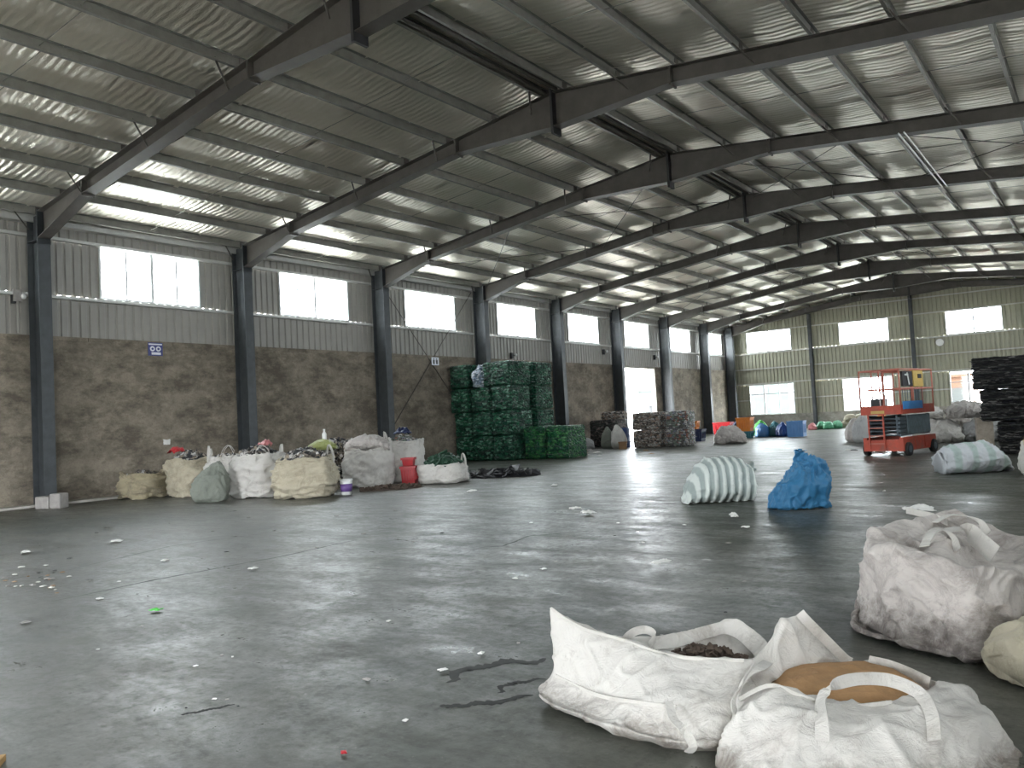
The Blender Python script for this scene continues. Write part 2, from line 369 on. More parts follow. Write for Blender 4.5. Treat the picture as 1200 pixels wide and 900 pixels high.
for (x0, x1), nm in zip(FW, names):
    window((x0, YF, 0), 0, x1-x0, SILL, HEAD, 4 if nm != 'left' else 2, None, 'high white window in the far gable wall, %s one' % nm)
    window((x0, YF, 0), 0, x1-x0, FZ, LH, 3, 0.68, 'tall lower window in the far gable wall, %s one' % nm)
    portal(((x0+x1)/2, YF-0.06, (SILL+HEAD)/2), (-PI/2, 0, 0), x1-x0, HEAD-SILL); portal(((x0+x1)/2, YF-0.06, (FZ+LH)/2), (-PI/2, 0, 0), x1-x0, LH-FZ)
FCOL = [-16.05, -9.74, -3.43]
for gz in (2.15, 3.30, 4.35, SILL-0.04, HEAD+0.04, 8.0):
    for a, b in zip([XL+0.3]+FCOL, FCOL+[XR-0.3]):
        for (x0, x1) in ([(a, b)] if gz not in (2.15,) else [(a, max(w0 for w0, _ in FW if w0 < b and w0 > a-0.5)), (min(w1 for _, w1 in FW if w1 > a), b)]):
            if gz > 7.9 and zroof(x0) < gz+0.1: x0 = -15.5
            if x1-x0 > 0.1: MB().box(x0, x1, YF-0.16, YF-0.02, gz-0.012, gz).box(x0, x1, YF-0.16, YF-0.152, gz-0.075, gz).build('girt', GIRT, wf_)
for i, x in enumerate(FCOL):
    c_ = MB(); zt_ = ztop(x)-0.35
    c_.box(x-0.1, x+0.1, YF-0.42, YF-0.405, 0, zt_).box(x-0.1, x+0.1, YF-0.19, YF-0.175, 0, zt_).box(x-0.005, x+0.005, YF-0.405, YF-0.19, 0, zt_)
    tag(c_.build('gable_post', COLST), 'slim dark steel post on the far wall, %s' % ['between the left and middle windows', 'under the ridge behind the lift', 'behind the black bales'][i], 'post', 'steel posts of the far gable')

# ------------------------------------------------------------------ ceiling: foil strips on purlins
cl_ = thing('ceiling', 'low pitched ceiling of silver foil insulation over steel purlins', 'ceiling', (0, 0, 0), kind='structure')
SPAN_L = XRIDGE-XL; SPAN_R = XR-XRIDGE
PUR = [XRIDGE - 0.28 - 1.47*i for i in range(8)] + [XL+0.55] ; PUR_R = [XRIDGE + 0.28 + 1.36*i for i in range(9)] + [XR-0.5]
def strip_mesh(side, seed):
    mb = MB(); wd = 1.21; nx, ny = 54, 7
    xs = [(XL + SPAN_L*i/nx) if side < 0 else (XRIDGE + SPAN_R*i/nx) for i in range(nx+1)]
    ps = PUR if side < 0 else PUR_R
    for x in xs:
        dmin = min(abs(x-p) for p in ps)
        sag = 0.05*min(1, dmin/0.7)**0.8
        for j in range(ny+1):
            y = wd*j/ny; e = 0.012*(1 if j in (0, ny) else 0)
            z = zroof(x) + 0.005 - sag + noise.noise(Vector((x*1.3, y*4+seed*9, seed)))*0.022 - e
            mb.v.append((x, y, z))
    for i in range(nx):
        for j in range(ny): a = i*(ny+1)+j; mb.f.append((a, a+1, a+ny+2, a+ny+1))
    return mb.mesh('foil_strip', FOIL, True, False)
SM = {s: [strip_mesh(s, k) for k in range(4)] for s in (-1, 1)}
nst = math.ceil((YF-YB)/1.2)
for i in range(nst):
    for s in (-1, 1): ob('foil_strip', SM[s][(i*7+s) % 4], cl_, (0, YB+i*1.2, 0.004*(i % 2)))
MB().prism([(XL-0.1, zroof(XL)+0.08), (XRIDGE, zroof(XRIDGE)+0.08), (XR+0.1, zroof(XR)+0.08), (XR+0.1, zroof(XR)+0.14), (XRIDGE, zroof(XRIDGE)+0.16), (XL-0.1, zroof(XL)+0.14)], 1, YB-0.2, YF+0.2).build('roof_sheet', CLAD, cl_)
PM = {}
for k in range(len(FRAMES)-1):
    a, b = FRAMES[k], FRAMES[k+1]; Lb = round(b-a, 3)
    for side, ps in ((-1, PUR), (1, PUR_R)):
        sl = SL if side < 0 else -SR
        if (Lb, side) not in PM:
            m_ = MB(); rot = Matrix.Rotation(-math.atan(sl), 3, 'Y')
            for c, sx, sz in (((0, 0, 0), 0.006, 0.19), ((0.03, 0, 0.095), 0.065, 0.006), ((-0.03 if side < 0 else 0.03, 0, -0.095), 0.065, 0.006), ((-0.06 if side < 0 else 0.06, 0, -0.085), 0.006, 0.022)):
                cc = rot @ Vector(c); m_.obox((cc.x, Lb/2, cc.z), sx, Lb, sz, rot)
            PM[(Lb, side)] = m_.mesh('purlin', GALV)
        for x in ps: ob('purlin', PM[(Lb, side)], cl_, (x, a, ztop(x)+0.10))
    # sag rods between purlins, mid bay
    if 1 <= k <= 8:
        for ps in (PUR, PUR_R):
            for p, q in zip(ps[:-1], ps[1:]):
                MB().tube([(p, (a+b)/2+0.05, ztop(p)+0.07), (q, (a+b)/2-0.05, ztop(q)+0.07)], 0.008, 5).build('sag_rod', GALV, cl_)

# ------------------------------------------------------------------ portal frames
KNEE_L, KNEE_R = XL+0.80, XR-0.80               # inner faces of the columns
FLW = 0.15
def make_frame(y, gable=False):
    t = thing('portal_frame', 'x', 'steel frame', (0, y, 0), group='steel portal frames of the hall')
    for sgn, xo, xi in ((1, XL+0.20, KNEE_L), (-1, XR-0.20, KNEE_R)):
        zt_ = ztop(xi)-0.02
        a, b = sorted((xo, xi)); m_ = MB()
        m_.box(a, a+0.014, -FLW, FLW, 0.02, zt_).box(b-0.014, b, -FLW, FLW, 0.02, zt_).box(a+0.014, b-0.014, -0.006, 0.006, 0.02, zt_)
        m_.box(a+0.014, b-0.014, -FLW, FLW, zt_-0.7, zt_-0.69)
        m_.build('column', COLST, t)
        MB().box(a-0.05, b+0.05, -FLW-0.05, FLW+0.05, 0, 0.025).build('base_plate', COLST, t)
    for side in (-1, 1):
        k = KNEE_L-0.02 if side < 0 else KNEE_R+0.02
        sgn = -side
        pts = [(k, ztop(k)), (XRIDGE, ZR)]
        bot = [(k, ztop(k)-0.68), (k+sgn*2.3, ztop(k+sgn*2.3)-0.33), (XRIDGE-sgn*2.9, ztop(XRIDGE-sgn*2.9)-0.34), (XRIDGE, ZR-0.80)]
        web = [pts[0], pts[1]] + bot[::-1]
        m_ = MB().prism(web, 1, -0.006, 0.006)
        def fl(p, q, tk=0.014):
            d = Vector((q[0]-p[0], 0, q[1]-p[1])); L = d.length; an = math.atan2(d.z, d.x)
            m_.obox(((p[0]+q[0])/2, 0, (p[1]+q[1])/2), L, FLW*2, tk, Matrix.Rotation(-an, 3, 'Y'))
        fl(pts[0], pts[1])
        for p, q in zip(bot[:-1], bot[1:]): fl(p, q)
        for (px_, _), dz in ((bot[1], 0.33), (bot[2], 0.34)):           # splice plates
            z = ztop(px_); m_.box(px_-0.02, px_+0.02, -FLW, FLW, z-dz-0.05, z)
        m_.build('rafter', STEEL, t)
        MB().box(k-0.02, k+0.02, -FLW-0.01, FLW+0.01, ztop(k)-0.82, ztop(k)+0.05).build('knee_plate', COLST, t)
        # fly braces to alternate purlins
        ps = PUR if side < 0 else PUR_R
        for i, p in enumerate(ps):
            if i % 2 == (1 if side < 0 else 0): continue
            off = sgn*-0.30
            zb = ztop(p+off) - 0.30
            m2 = MB()
            for sy in (-1, 1): m2.tube([(p+off, sy*0.13, zb), (p, sy*0.62, ztop(p)+0.05)], 0.022, 4)
            m2.build('fly_brace', STEEL, t)
        # purlin cleats on the top flange
        for p in ps: MB().box(p+0.006, p+0.014, -0.09, 0.09, ztop(p), ztop(p)+0.19).build('purlin_cleat', STEEL, t)
    MB().box(XRIDGE-0.03, XRIDGE+0.03, -FLW-0.02, FLW+0.02, ZR-0.97, ZR+0.07).build('ridge_plate', BLACK, t)
    return t
f0 = make_frame(FRAMES[0])
FL_ = ['nearest the left edge of the view', 'second from the camera', 'third from the camera', 'fourth from the camera', 'fifth from the camera', 'sixth from the camera', 'seventh from the camera', 'eighth from the camera', 'last, against the far gable']
for k, y in enumerate(FRAMES):
    if k == 0: t = f0
    else: t = copy_tree(f0); t.location.y = y
    t['label'] = ('grey steel portal frame of columns and tapered rafter, ' + FL_[k-3]) if k >= 3 else 'grey steel portal frame standing %s behind the first visible one' % ['three bays', 'two bays', 'one bay'][k]
# doubled dark ridge struts
for k in range(len(FRAMES)-1):
    a, b = FRAMES[k]+0.16, FRAMES[k+1]-0.16
    m_ = MB()
    for dx in (-0.16, 0.16): m_.tube([(XRIDGE+dx, a, ZR+0.0), (XRIDGE+dx, b, ZR+0.0)], 0.045, 8)
    m_.build('ridge_strut', STEEL, cl_)
# rod bracing in the roof and on the left wall
def rod(parent, p, q, r=0.012): MB().tube([p, q], r, 5).build('brace_rod', STEEL, parent)
for k in (5, 8):
    a, b = FRAMES[k], FRAMES[k+1]
    for x0, x1 in ((-21.2, -15.4), (-15.4, -10), (-9.4, -4.6), (-4.6, 1.6)):
        za, zb = ztop(x0)-0.10, ztop(x1)-0.10
        rod(cl_, (x0, a+0.05, za), (x1, b-0.05, zb)); rod(cl_, (x0, b-0.05, za), (x1, a+0.05, zb))
for k in (5,):
    a, b = FRAMES[k]+0.2, FRAMES[k+1]-0.2
    rod(wl_, (CI+0.03, a, 7.2), (CI+0.03, b, 1.0), 0.016); rod(wl_, (CI+0.03, b, 7.2), (CI+0.03, a, 1.0), 0.016)
# white conduit pair hung under the roof
cp = thing('conduit', 'pair of thin white conduits under the roof right of the ridge', 'conduit')
for dx in (0, 0.12): MB().tube([(-3.6+dx, 20.9, ztop(-3.6)-0.42), (-3.6+dx, 27.2, ztop(-3.6)-0.42)], 0.022, 6).build('pipe', ALU, cp)
# kerb line at the foot of the left wall
tag(MB().box(XL+0.13, XL+0.55, YB, DOOR[0], 0, 0.06).build('trim_1', plain('pale_kerb', (0.50, 0.48, 0.43), 0.85, 0, 0.2, 2, 0.2)), 'pale concrete kerb strip along the foot of the left wall', 'kerb', kind='structure')
FLO = bpy.data.objects['floor']
STAIN = plain('dark_oily_stain', (0.020, 0.021, 0.018), 0.55, 0, 0.4, 9, 0.1, spec=0.22)
def stain(pts, w0, seed, z):
    mb = MB(); pts = [Vector(p) for p in pts]; n = 40; m = len(pts)-1
    for i in range(n+1):
        u = min(i/n*m, m-1e-6); k = int(u); p = pts[k].lerp(pts[k+1], u-k); d = (pts[k+1]-pts[k]).normalized(); q = Vector((-d.y, d.x, 0))
        wd = w0*math.sin(PI*(i+0.3)/(n+0.6))**0.4
        a = wd*(0.35+0.9*abs(noise.noise(Vector((i*0.35, seed, 0))))); b = wd*(0.35+0.9*abs(noise.noise(Vector((i*0.35, seed, 9)))))
        p = p + q*w0*0.8*noise.noise(Vector((i*0.12, seed, 4)))
        mb.v += [(p.x+q.x*a, p.y+q.y*a, z), (p.x-q.x*b, p.y-q.y*b, z)]
    mb.f = [(2*i, 2*i+1, 2*i+3, 2*i+2) for i in range(n)]
    return mb.build('floor_stain', STAIN, FLO)
def gp(px, py):
    d = rt*(px-600)/FPX - up*(py-450)/FPX + fw; return EYE + d*(-EYE.z/d.z)
stain([gp(640, 772), gp(590, 778), gp(545, 785), gp(520, 800)], 0.10, 1, 0.0015); stain([gp(625, 815), gp(560, 826), gp(515, 828)], 0.07, 2, 0.0012); stain([gp(212, 838), gp(245, 832), gp(275, 825)], 0.04, 3, 0.0015)
stain([gp(560, 642), gp(590, 640), gp(620, 628), gp(700, 622)], 0.035, 4, 0.0015); stain([gp(80, 668), gp(200, 640), gp(330, 622)], 0.035, 5, 0.0012); stain([gp(60, 705), gp(180, 680), gp(330, 652), gp(420, 632)], 0.04, 6, 0.0014); stain([gp(640, 796), gp(600, 800), gp(580, 812)], 0.05, 7, 0.001)
#OBJECTS
# ================================================================== OBJECTS
def cr(p0, p1, p2, p3, t):
    return 0.5*((2*p1) + (-p0+p2)*t + (2*p0-5*p1+4*p2-p3)*t*t + (-p0+3*p1-3*p2+p3)*t*t*t)
def ring(pts, n):                                # closed Catmull-Rom through control points
    m = len(pts); out = []
    for i in range(n):
        u = i/n*m; k = int(u); t = u-k
        out.append(cr(pts[(k-1) % m], pts[k % m], pts[(k+1) % m], pts[(k+2) % m], t))
    return out
def curve(pts, n):
    pts = [Vector(p) for p in pts]; m = len(pts)-1; out = []
    for i in range(n+1):
        u = min(i/n*m, m-1e-6); k = int(u); t = u-k
        out.append(cr(pts[max(k-1, 0)], pts[k], pts[k+1], pts[min(k+2, m)], t))
    return out
def loft(loops, nu, nv, cap0=True, cap1=False):
    rings = [ring([Vector(p) for p in l], nu) for l in loops]; m = len(rings)-1; mb = MB()
    for j in range(nv+1):
        u = min(j/nv*m, m-1e-6); k = int(u); t = u-k
        for i in range(nu):
            mb.v.append(tuple(cr(rings[max(k-1, 0)][i], rings[k][i], rings[k+1][i], rings[min(k+2, m)][i], t)))
    for j in range(nv):
        for i in range(nu): a = j*nu+i; b = j*nu+(i+1) % nu; mb.f.append((a, b, b+nu, a+nu))
    if cap0: mb.f.append(tuple(reversed(range(nu))))
    if cap1: mb.f.append(tuple(nv*nu+i for i in range(nu)))
    return mb
def ridged(p, sc, oct_=4):
    v = 0; a = 1; f = sc
    for _ in range(oct_): v += a*(1-abs(noise.noise(p*f))*2); a *= 0.5; f *= 2.1
    return v/1.9
def crease(p, sc):                                # sharp fold lines where warped noise changes sign
    q = p*sc; q = q + Vector((noise.noise(q*0.7+Vector((3, 1, 7))), noise.noise(q*0.7+Vector((9, 4, 2))), noise.noise(q*0.7+Vector((5, 8, 6)))))*0.8
    return max(0.0, 1-abs(noise.noise(q))*3.4)**1.6
def rumple(mb, amp, sc=3.0, stretch=(1,1,1), seed=0, zmin=None, fine=0.3, lump=1.3, fold=None):
    """folds and creases: push every vertex along its normal"""
    me = mb.mesh('tmp'); me.update(); off = Vector((seed*13.7, seed*5.1, seed*3.3)); st = Vector(stretch)
    for i, v in enumerate(me.vertices):
        p = Vector((v.co.x*st.x, v.co.y*st.y, v.co.z*st.z)) + off
        d = amp*(lump*noise.noise(p*sc*0.8) + crease(p, sc*0.75) + 0.55*crease(p+Vector((20, 3, 8)), sc*1.7) - 0.55) + amp*fine*noise.noise(p*sc*5)
        q = v.co + v.normal*d
        if zmin is not None and q.z < zmin: q.z = zmin
        mb.v[i] = tuple(q)
    bpy.data.meshes.remove(me); return mb
def solid(o, t=0.006):
    m = o.modifiers.new('cloth_thickness', 'SOLIDIFY'); m.thickness = t; m.offset = 0; return o
def sq(a, n=3.2):                                # superellipse unit vector
    c, s = math.cos(a), math.sin(a); r = (abs(c)**n + abs(s)**n)**(-1/n); return c*r, s*r
def sring(rx, ry, z, n=16, pw=3.2, jit=0, seed=0, cx=0, cy=0, dz=0):
    out = []
    for i in range(n):
        a = 2*PI*i/n; x, y = sq(a, pw); j = 1 + jit*noise.noise(Vector((math.cos(a)*1.5, math.sin(a)*1.5, seed+z)))
        out.append(Vector((cx+x*rx*j, cy+y*ry*j, z + dz*noise.noise(Vector((math.cos(a)*2+seed, math.sin(a)*2, 5))))))
    return out

HEROM = mat_fabric('white_woven_bulk_bag', (0.60, 0.575, 0.53), (0.24, 0.20, 0.165), 0.50, muddy=0.16)
WHITE = mat_fabric('dirty_white_woven_sack', (0.54, 0.50, 0.465), (0.20, 0.165, 0.145), 0.56)
MUDDY = mat_fabric('muddy_white_bulk_bag', (0.56, 0.515, 0.475), (0.17, 0.14, 0.125), 0.62, muddy=0.45)
CLEAN = mat_fabric('white_woven_sack', (0.60, 0.575, 0.535), (0.26, 0.225, 0.19), 0.48)
CREAM = mat_fabric('cream_woven_sack', (0.50, 0.45, 0.34), (0.22, 0.185, 0.13), 0.6)
TAN = mat_fabric('muddy_tan_sack', (0.38, 0.33, 0.22), (0.13, 0.11, 0.085), 0.6)
GREYGREEN = mat_fabric('grey_green_sack', (0.22, 0.235, 0.20), (0.10, 0.10, 0.09), 0.4)
GREY = mat_fabric('grey_sack', (0.45, 0.45, 0.44), (0.2, 0.19, 0.18), 0.5)
BLUEBAG = mat_fabric('blue_plastic_sack', (0.035, 0.17, 0.33), (0.02, 0.08, 0.16), 0.3, False, 0.42)
STRIPE = mat_fabric('striped_white_green_sack', (0.62, 0.66, 0.62), (0.3, 0.31, 0.28), 0.25, True, 0.6, ((0.33, 0.38, 0.36), 2.25, 0.3, 0.65))
STRIPE2 = mat_fabric('pale_striped_sack', (0.60, 0.62, 0.64), (0.3, 0.29, 0.27), 0.35, True, 0.6, ((0.44, 0.53, 0.50), 1.0, 0.5, 0.8))
PRINTED = mat_fabric('printed_feed_sack', (0.62, 0.60, 0.55), (0.28, 0.26, 0.2), 0.3, True, 0.6, ((0.52, 0.36, 0.10), 0.9, 0.45, 0.6))
STRAPM = mat_fabric('white_webbing', (0.58, 0.555, 0.51), (0.28, 0.25, 0.2), 0.5)
GREENB = mat_chunks('green_bottle_bale', [(0.006, 0.055, 0.030), (0.010, 0.095, 0.050), (0.004, 0.035, 0.020), (0.014, 0.13, 0.062), (0.03, 0.17, 0.09), (0.007, 0.07, 0.042), (0.16, 0.34, 0.24)], 6.5, 0.28, (1, 1, 2.3), 1.0, (0.002, 0.012, 0.008))  # palest cells are highlights on the bottles, put into the colour
GREENB2 = mat_chunks('bright_green_bottle_bale', [(0.010, 0.11, 0.040), (0.015, 0.15, 0.05), (0.006, 0.06, 0.03), (0.03, 0.20, 0.05), (0.008, 0.09, 0.05), (0.09, 0.30, 0.10)], 6.5, 0.28, (1, 1, 2.3), 1.0, (0.002, 0.014, 0.008))  # last, palest green again paints in the plastic's highlights
BLUEWB = mat_chunks('blue_white_bottle_bag', [(0.40, 0.47, 0.58), (0.55, 0.6, 0.68), (0.22, 0.28, 0.38), (0.62, 0.66, 0.72), (0.1, 0.16, 0.2)], 9, 0.3)
MIXB = mat_chunks('mixed_paper_bale', [(0.50, 0.46, 0.41), (0.16, 0.12, 0.09), (0.40, 0.34, 0.29), (0.62, 0.58, 0.54), (0.24, 0.19, 0.16), (0.06, 0.05, 0.045), (0.42, 0.28, 0.21)], 9, 0.6, (1, 1, 2.2), 0.9)
MIXB2 = mat_chunks('mixed_plastic_bale', [(0.54, 0.53, 0.50), (0.22, 0.25, 0.21), (0.13, 0.12, 0.11), (0.60, 0.58, 0.56), (0.20, 0.26, 0.20), (0.34, 0.16, 0.12), (0.25, 0.26, 0.32)], 9, 0.5, (1, 1, 1.6), 0.9)
DARKB = mat_chunks('dark_scrap_bale', [(0.05, 0.045, 0.04), (0.10, 0.085, 0.08), (0.03, 0.03, 0.03), (0.22, 0.18, 0.17), (0.07, 0.08, 0.07)], 9, 0.6, (1, 1, 1.8), 0.9)
BLACKB = mat_chunks('black_film_bale', [(0.010, 0.010, 0.012), (0.018, 0.018, 0.020), (0.007, 0.007, 0.008), (0.028, 0.026, 0.026), (0.012, 0.012, 0.022), (0.075, 0.07, 0.068), (0.02, 0.02, 0.02), (0.22, 0.21, 0.20)], 7.5, 0.38, (1, 1, 5.0), 1.0, (0.002, 0.002, 0.002))
SCRAP = mat_chunks('scrap_mix', [(0.45, 0.43, 0.40), (0.03, 0.03, 0.03), (0.20, 0.17, 0.14), (0.6, 0.58, 0.55), (0.10, 0.09, 0.08), (0.30, 0.25, 0.19), (0.05, 0.05, 0.06)], 10, 0.6, (1, 1, 1), 0.5)
HUSK = plain('brown_ground_husk', (0.34, 0.195, 0.09), 0.95, 0, 0.14, 9, 0.5)
DARKSOIL = plain('dark_brown_scrap', (0.085, 0.06, 0.045), 0.95, 0, 0.4, 14, 0.6)
WIRE = plain('baling_wire', (0.10, 0.11, 0.10), 0.4, 0.6, 0.1, 5, 0)
PAPER = plain('white_scrap', (0.72, 0.71, 0.67), 0.7, 0, 0.1, 8, 0.2)
GREYSC = plain('grey_scrap', (0.33, 0.31, 0.29), 0.8, 0, 0.2, 8, 0.2)
def plastic(name, c, rough=0.4): return plain(name, c, rough, 0, 0.12, 4, 0.05)
P_RED = plastic('red_plastic', (0.42, 0.015, 0.02)); P_ORANGE = plastic('orange_plastic', (0.62, 0.20, 0.03)); P_GREEN = plastic('bright_green_plastic', (0.07, 0.42, 0.06))
P_BLUE = plastic('blue_plastic', (0.06, 0.19, 0.42)); P_NAVY = plastic('navy_plastic', (0.02, 0.028, 0.075)); P_TEAL = plastic('teal_plastic', (0.03, 0.13, 0.15))
P_PINK = plastic('pink_plastic', (0.55, 0.2, 0.2)); P_WHITE = plastic('white_plastic', (0.72, 0.72, 0.70)); P_MINT = plastic('mint_plastic', (0.10, 0.36, 0.2)); P_PURPLE = plastic('purple_label', (0.12, 0.06, 0.22))
P_DKGREEN = plastic('dark_green_net', (0.02, 0.06, 0.035), 0.6); P_LIME = plastic('olive_plastic', (0.30, 0.33, 0.12)); P_BROWN = plastic('brown_carton', (0.32, 0.19, 0.10), 0.8)

def heap(name, label, cat, loc, rx, ry, h, mat, n=160, bit=0.10, seed=1, flat=0.5, rz=0, mats=None, pw=2.6, ex=2.2):
    """loose heap: a low mound with loose pieces pressed into it; nobody could count it"""
    rr = random.Random(seed); mb = MB(); NR, NA = 9, 36
    mb.v.append((0, 0, h))
    for i in range(1, NR+1):
        for k in range(NA):
            a = 2*PI*k/NA; x, y = sq(a, pw); f = i/NR
            z = h*(1-f**ex) + 0.22*h*noise.noise(Vector((x*f*4, y*f*4, seed)))*(1-f)
            mb.v.append((x*rx*f, y*ry*f, max(z, 0)))
    for k in range(NA): mb.f.append((0, 1+k, 1+(k+1) % NA))
    for i in range(NR-1):
        for k in range(NA): a = 1+i*NA+k; b = 1+i*NA+(k+1) % NA; mb.f.append((a, a+NA, b+NA, b))
    for _ in range(n):
        a = rr.uniform(0, 2*PI); f = math.sqrt(rr.random())*0.95; x, y = sq(a, pw); x *= rx*f; y *= ry*f
        z = h*(1-f**2.2)
        rot = Matrix.Rotation(rr.uniform(0, 6.3), 3, 'Z') @ Matrix.Rotation(rr.uniform(-0.9, 0.9), 3, 'X') @ Matrix.Rotation(rr.uniform(-0.9, 0.9), 3, 'Y')
        s = bit*rr.uniform(0.5, 1.5); mb.obox((x, y, z+0.01+rr.random()*bit*0.4), s, s*rr.uniform(0.4, 1), s*rr.uniform(0.15, flat), rot)
    o = mb.build(name, mat, None, False, loc); o.rotation_euler.z = rz
    return tag(o, label, cat, kind='stuff')

def open_bag(name, label, loc, wx, wy, h, mat, seed, rz=0, fold=0.10, handles=2, wr=0.035, bulge=1.08, group=None, rim=0.10, top=0.94, stretch=(1,1,2.2)):
    """open woven bulk bag standing full; corner handle loops are its parts"""
    t = thing(name, label, 'bag', loc, rz, group)
    rx, ry = wx/2, wy/2; j = 0.12
    loops = [sring(rx*0.80, ry*0.80, 0.0, pw=3.0, jit=j*0.5, seed=seed), sring(rx*0.97, ry*0.97, 0.06*h, pw=3.2, jit=j, seed=seed), sring(rx*bulge, ry*bulge, 0.35*h, pw=3.0, jit=j, seed=seed+.3),
             sring(rx*(1+bulge)/2, ry*(1+bulge)/2, 0.7*h, pw=3.2, jit=j, seed=seed+.6), sring(rx*top, ry*top, 0.95*h, pw=3.4, jit=j, seed=seed+1, dz=rim*h), sring(rx*(top-0.03), ry*(top-0.03), h, pw=3.4, jit=j, seed=seed+1, dz=rim*h), sring(rx*(top-0.12), ry*(top-0.12), h*0.90, pw=3.4, jit=j, seed=seed+1, dz=rim*h*0.6)]
    mb = rumple(loft(loops, 120, 60), wr*1.1, 3.4, stretch, seed, 0.0, 0.4)
    solid(mb.build('sack_body', mat, t, True), 0.008)
    rr = random.Random(seed)
    for k in range(handles):
        a = PI/4 + PI/2*((k*1 + seed) % 4); x, y = sq(a, 3.4); x *= rx*0.88; y *= ry*0.88
        dx, dy = -math.sin(a)*0.16, math.cos(a)*0.16
        pts = curve([(x-dx, y-dy, h*0.78), (x-dx*0.9, y-dy*0.9, h+0.10), (x+rr.uniform(-.05, .05), y, h+0.20+0.1*rr.random()), (x+dx*0.9, y+dy*0.9, h+0.08), (x+dx, y+dy, h*0.78)], 16)
        MB().ribbon(pts, 0.055, (math.cos(a), math.sin(a), 0.3), 0.006).build('handle_loop', STRAPM, t)
    return t
def tied_sack(name, label, loc, wx, wy, h, mat, seed, rz=0, neck=0.86, lean=(0, 0), wr=0.03, cat='sack', group=None, ruff=True):
    t = thing(name, label, cat, loc, rz, group); rx, ry = wx/2, wy/2
    def c(f): return dict(cx=lean[0]*f*f, cy=lean[1]*f*f)
    loops = [sring(rx*0.72, ry*0.72, 0, pw=2.4, jit=.1, seed=seed, **c(0)), sring(rx*0.98, ry*0.98, 0.10*h, pw=2.4, jit=.15, seed=seed, **c(.1)), sring(rx, ry, 0.32*h, pw=2.3, jit=.15, seed=seed+.5, **c(.32)), sring(rx*0.86, ry*0.86, 0.58*h, pw=2.2, jit=.2, seed=seed+.7, **c(.58)),
             sring(rx*0.5, ry*0.5, 0.77*h, pw=2, jit=.2, seed=seed+1, **c(.77)), sring(rx*0.16, ry*0.16, neck*h, pw=2, **c(neck))]
    mb = rumple(loft(loops, 100, 56, True, True), wr*0.95, 3.0, (1.5, 1.5, 0.8), seed, 0.0, 0.2); mb.build('sack_body', mat, t, True)
    if ruff:
        r2 = MB(); n = 48; f0, f1 = neck*0.93, 1.0
        for jx, (f, k) in enumerate(((f0, .17), ((f0+f1)/2, .16), (f1, .34))):
            q = c(f)
            for i in range(n):
                a = 2*PI*i/n; w_ = 1 + 0.35*jx*math.sin(a*7+seed)*0.5
                r2.v.append((q['cx']+math.cos(a)*rx*k*w_, q['cy']+math.sin(a)*ry*k*w_, h*f + 0.03*jx*noise.noise(Vector((a*2, seed, 1)))))
        for jx in range(2):
            for i in range(n): a = jx*n+i; b = jx*n+(i+1) % n; r2.f.append((a, b, b+n, a+n))
        solid(r2.build('tied_ruffle', mat, t, True), 0.006)
        q = c(neck); tie = [(q['cx']+math.cos(2*PI*i/16)*rx*.17, q['cy']+math.sin(2*PI*i/16)*ry*.17, h*neck) for i in range(16)]
        MB().tube(tie, 0.012, 6, True).build('tie_string', STRAPM, t, True)
    return t
def lying_sack(name, label, loc, L, wd, h, mat, seed, rz=0, ends=(0.15, 0.5), ribs=0, wr=0.02, cat='sack', tuft=True, tilt=0):
    """filled sack lying on its side: local x is its length; ends = how far each end narrows"""
    t = thing(name, label, cat, loc, rz); NS = 14; loops = []
    for i in range(NS+1):
        f = i/NS; x = (f-0.5)*L
        e0 = ends[0] + (1-ends[0])*math.sin(min(1, f/0.40)*PI/2)**0.8; e1 = ends[1] + (1-ends[1])*math.sin(min(1, (1-f)/0.40)*PI/2)**0.8
        k = min(e0, e1); hz = h*max(0.08, k)
        l = []
        for q in range(16):
            a = 2*PI*q/16; yy, zz = sq(a, 2.3)
            zc = hz*0.5 + tilt*f
            l.append(Vector((x, yy*wd/2*(0.35+0.65*k) , zc + zz*hz/2)))
        loops.append(l)
    mb = loft(loops, 72, 84, True, True)
    if ribs:
        for i, v in enumerate(mb.v):
            g = 1 + 0.045*math.cos((v[0]/L+0.5)*2*PI*ribs); mb.v[i] = (v[0], v[1]*g, (v[2]-h*0.5)*g + h*0.5)
    mb = rumple(mb, wr*1.4, 3.5, (0.9, 1.4, 1.4), seed, 0.004, 0.4); mb.build('sack_body', mat, t, True)
    if tuft:
        m2 = MB(); x0 = -L/2 if tuft is True else L/2-0.03; n = 20; sg = 1 if tuft is True else -1; zt0 = h*ends[0]*0.5+0.04 if tuft is True else h*0.70
        for j, (dx, r) in enumerate(((0.02, .05), (-0.05, .06), (-0.12, .12))):
            for i in range(n): a = 2*PI*i/n; g = r*(1+0.4*math.sin(a*5+seed)); m2.v.append((x0+sg*dx, math.cos(a)*g, max(0.01, zt0 + math.sin(a)*g*0.8)))
        for j in range(2):
            for i in range(n): a = j*n+i; b = j*n+(i+1) % n; m2.f.append((a, b, b+n, a+n))
        solid(m2.build('tied_end', mat, t, True), 0.006)
    return t
BALE_M = {}
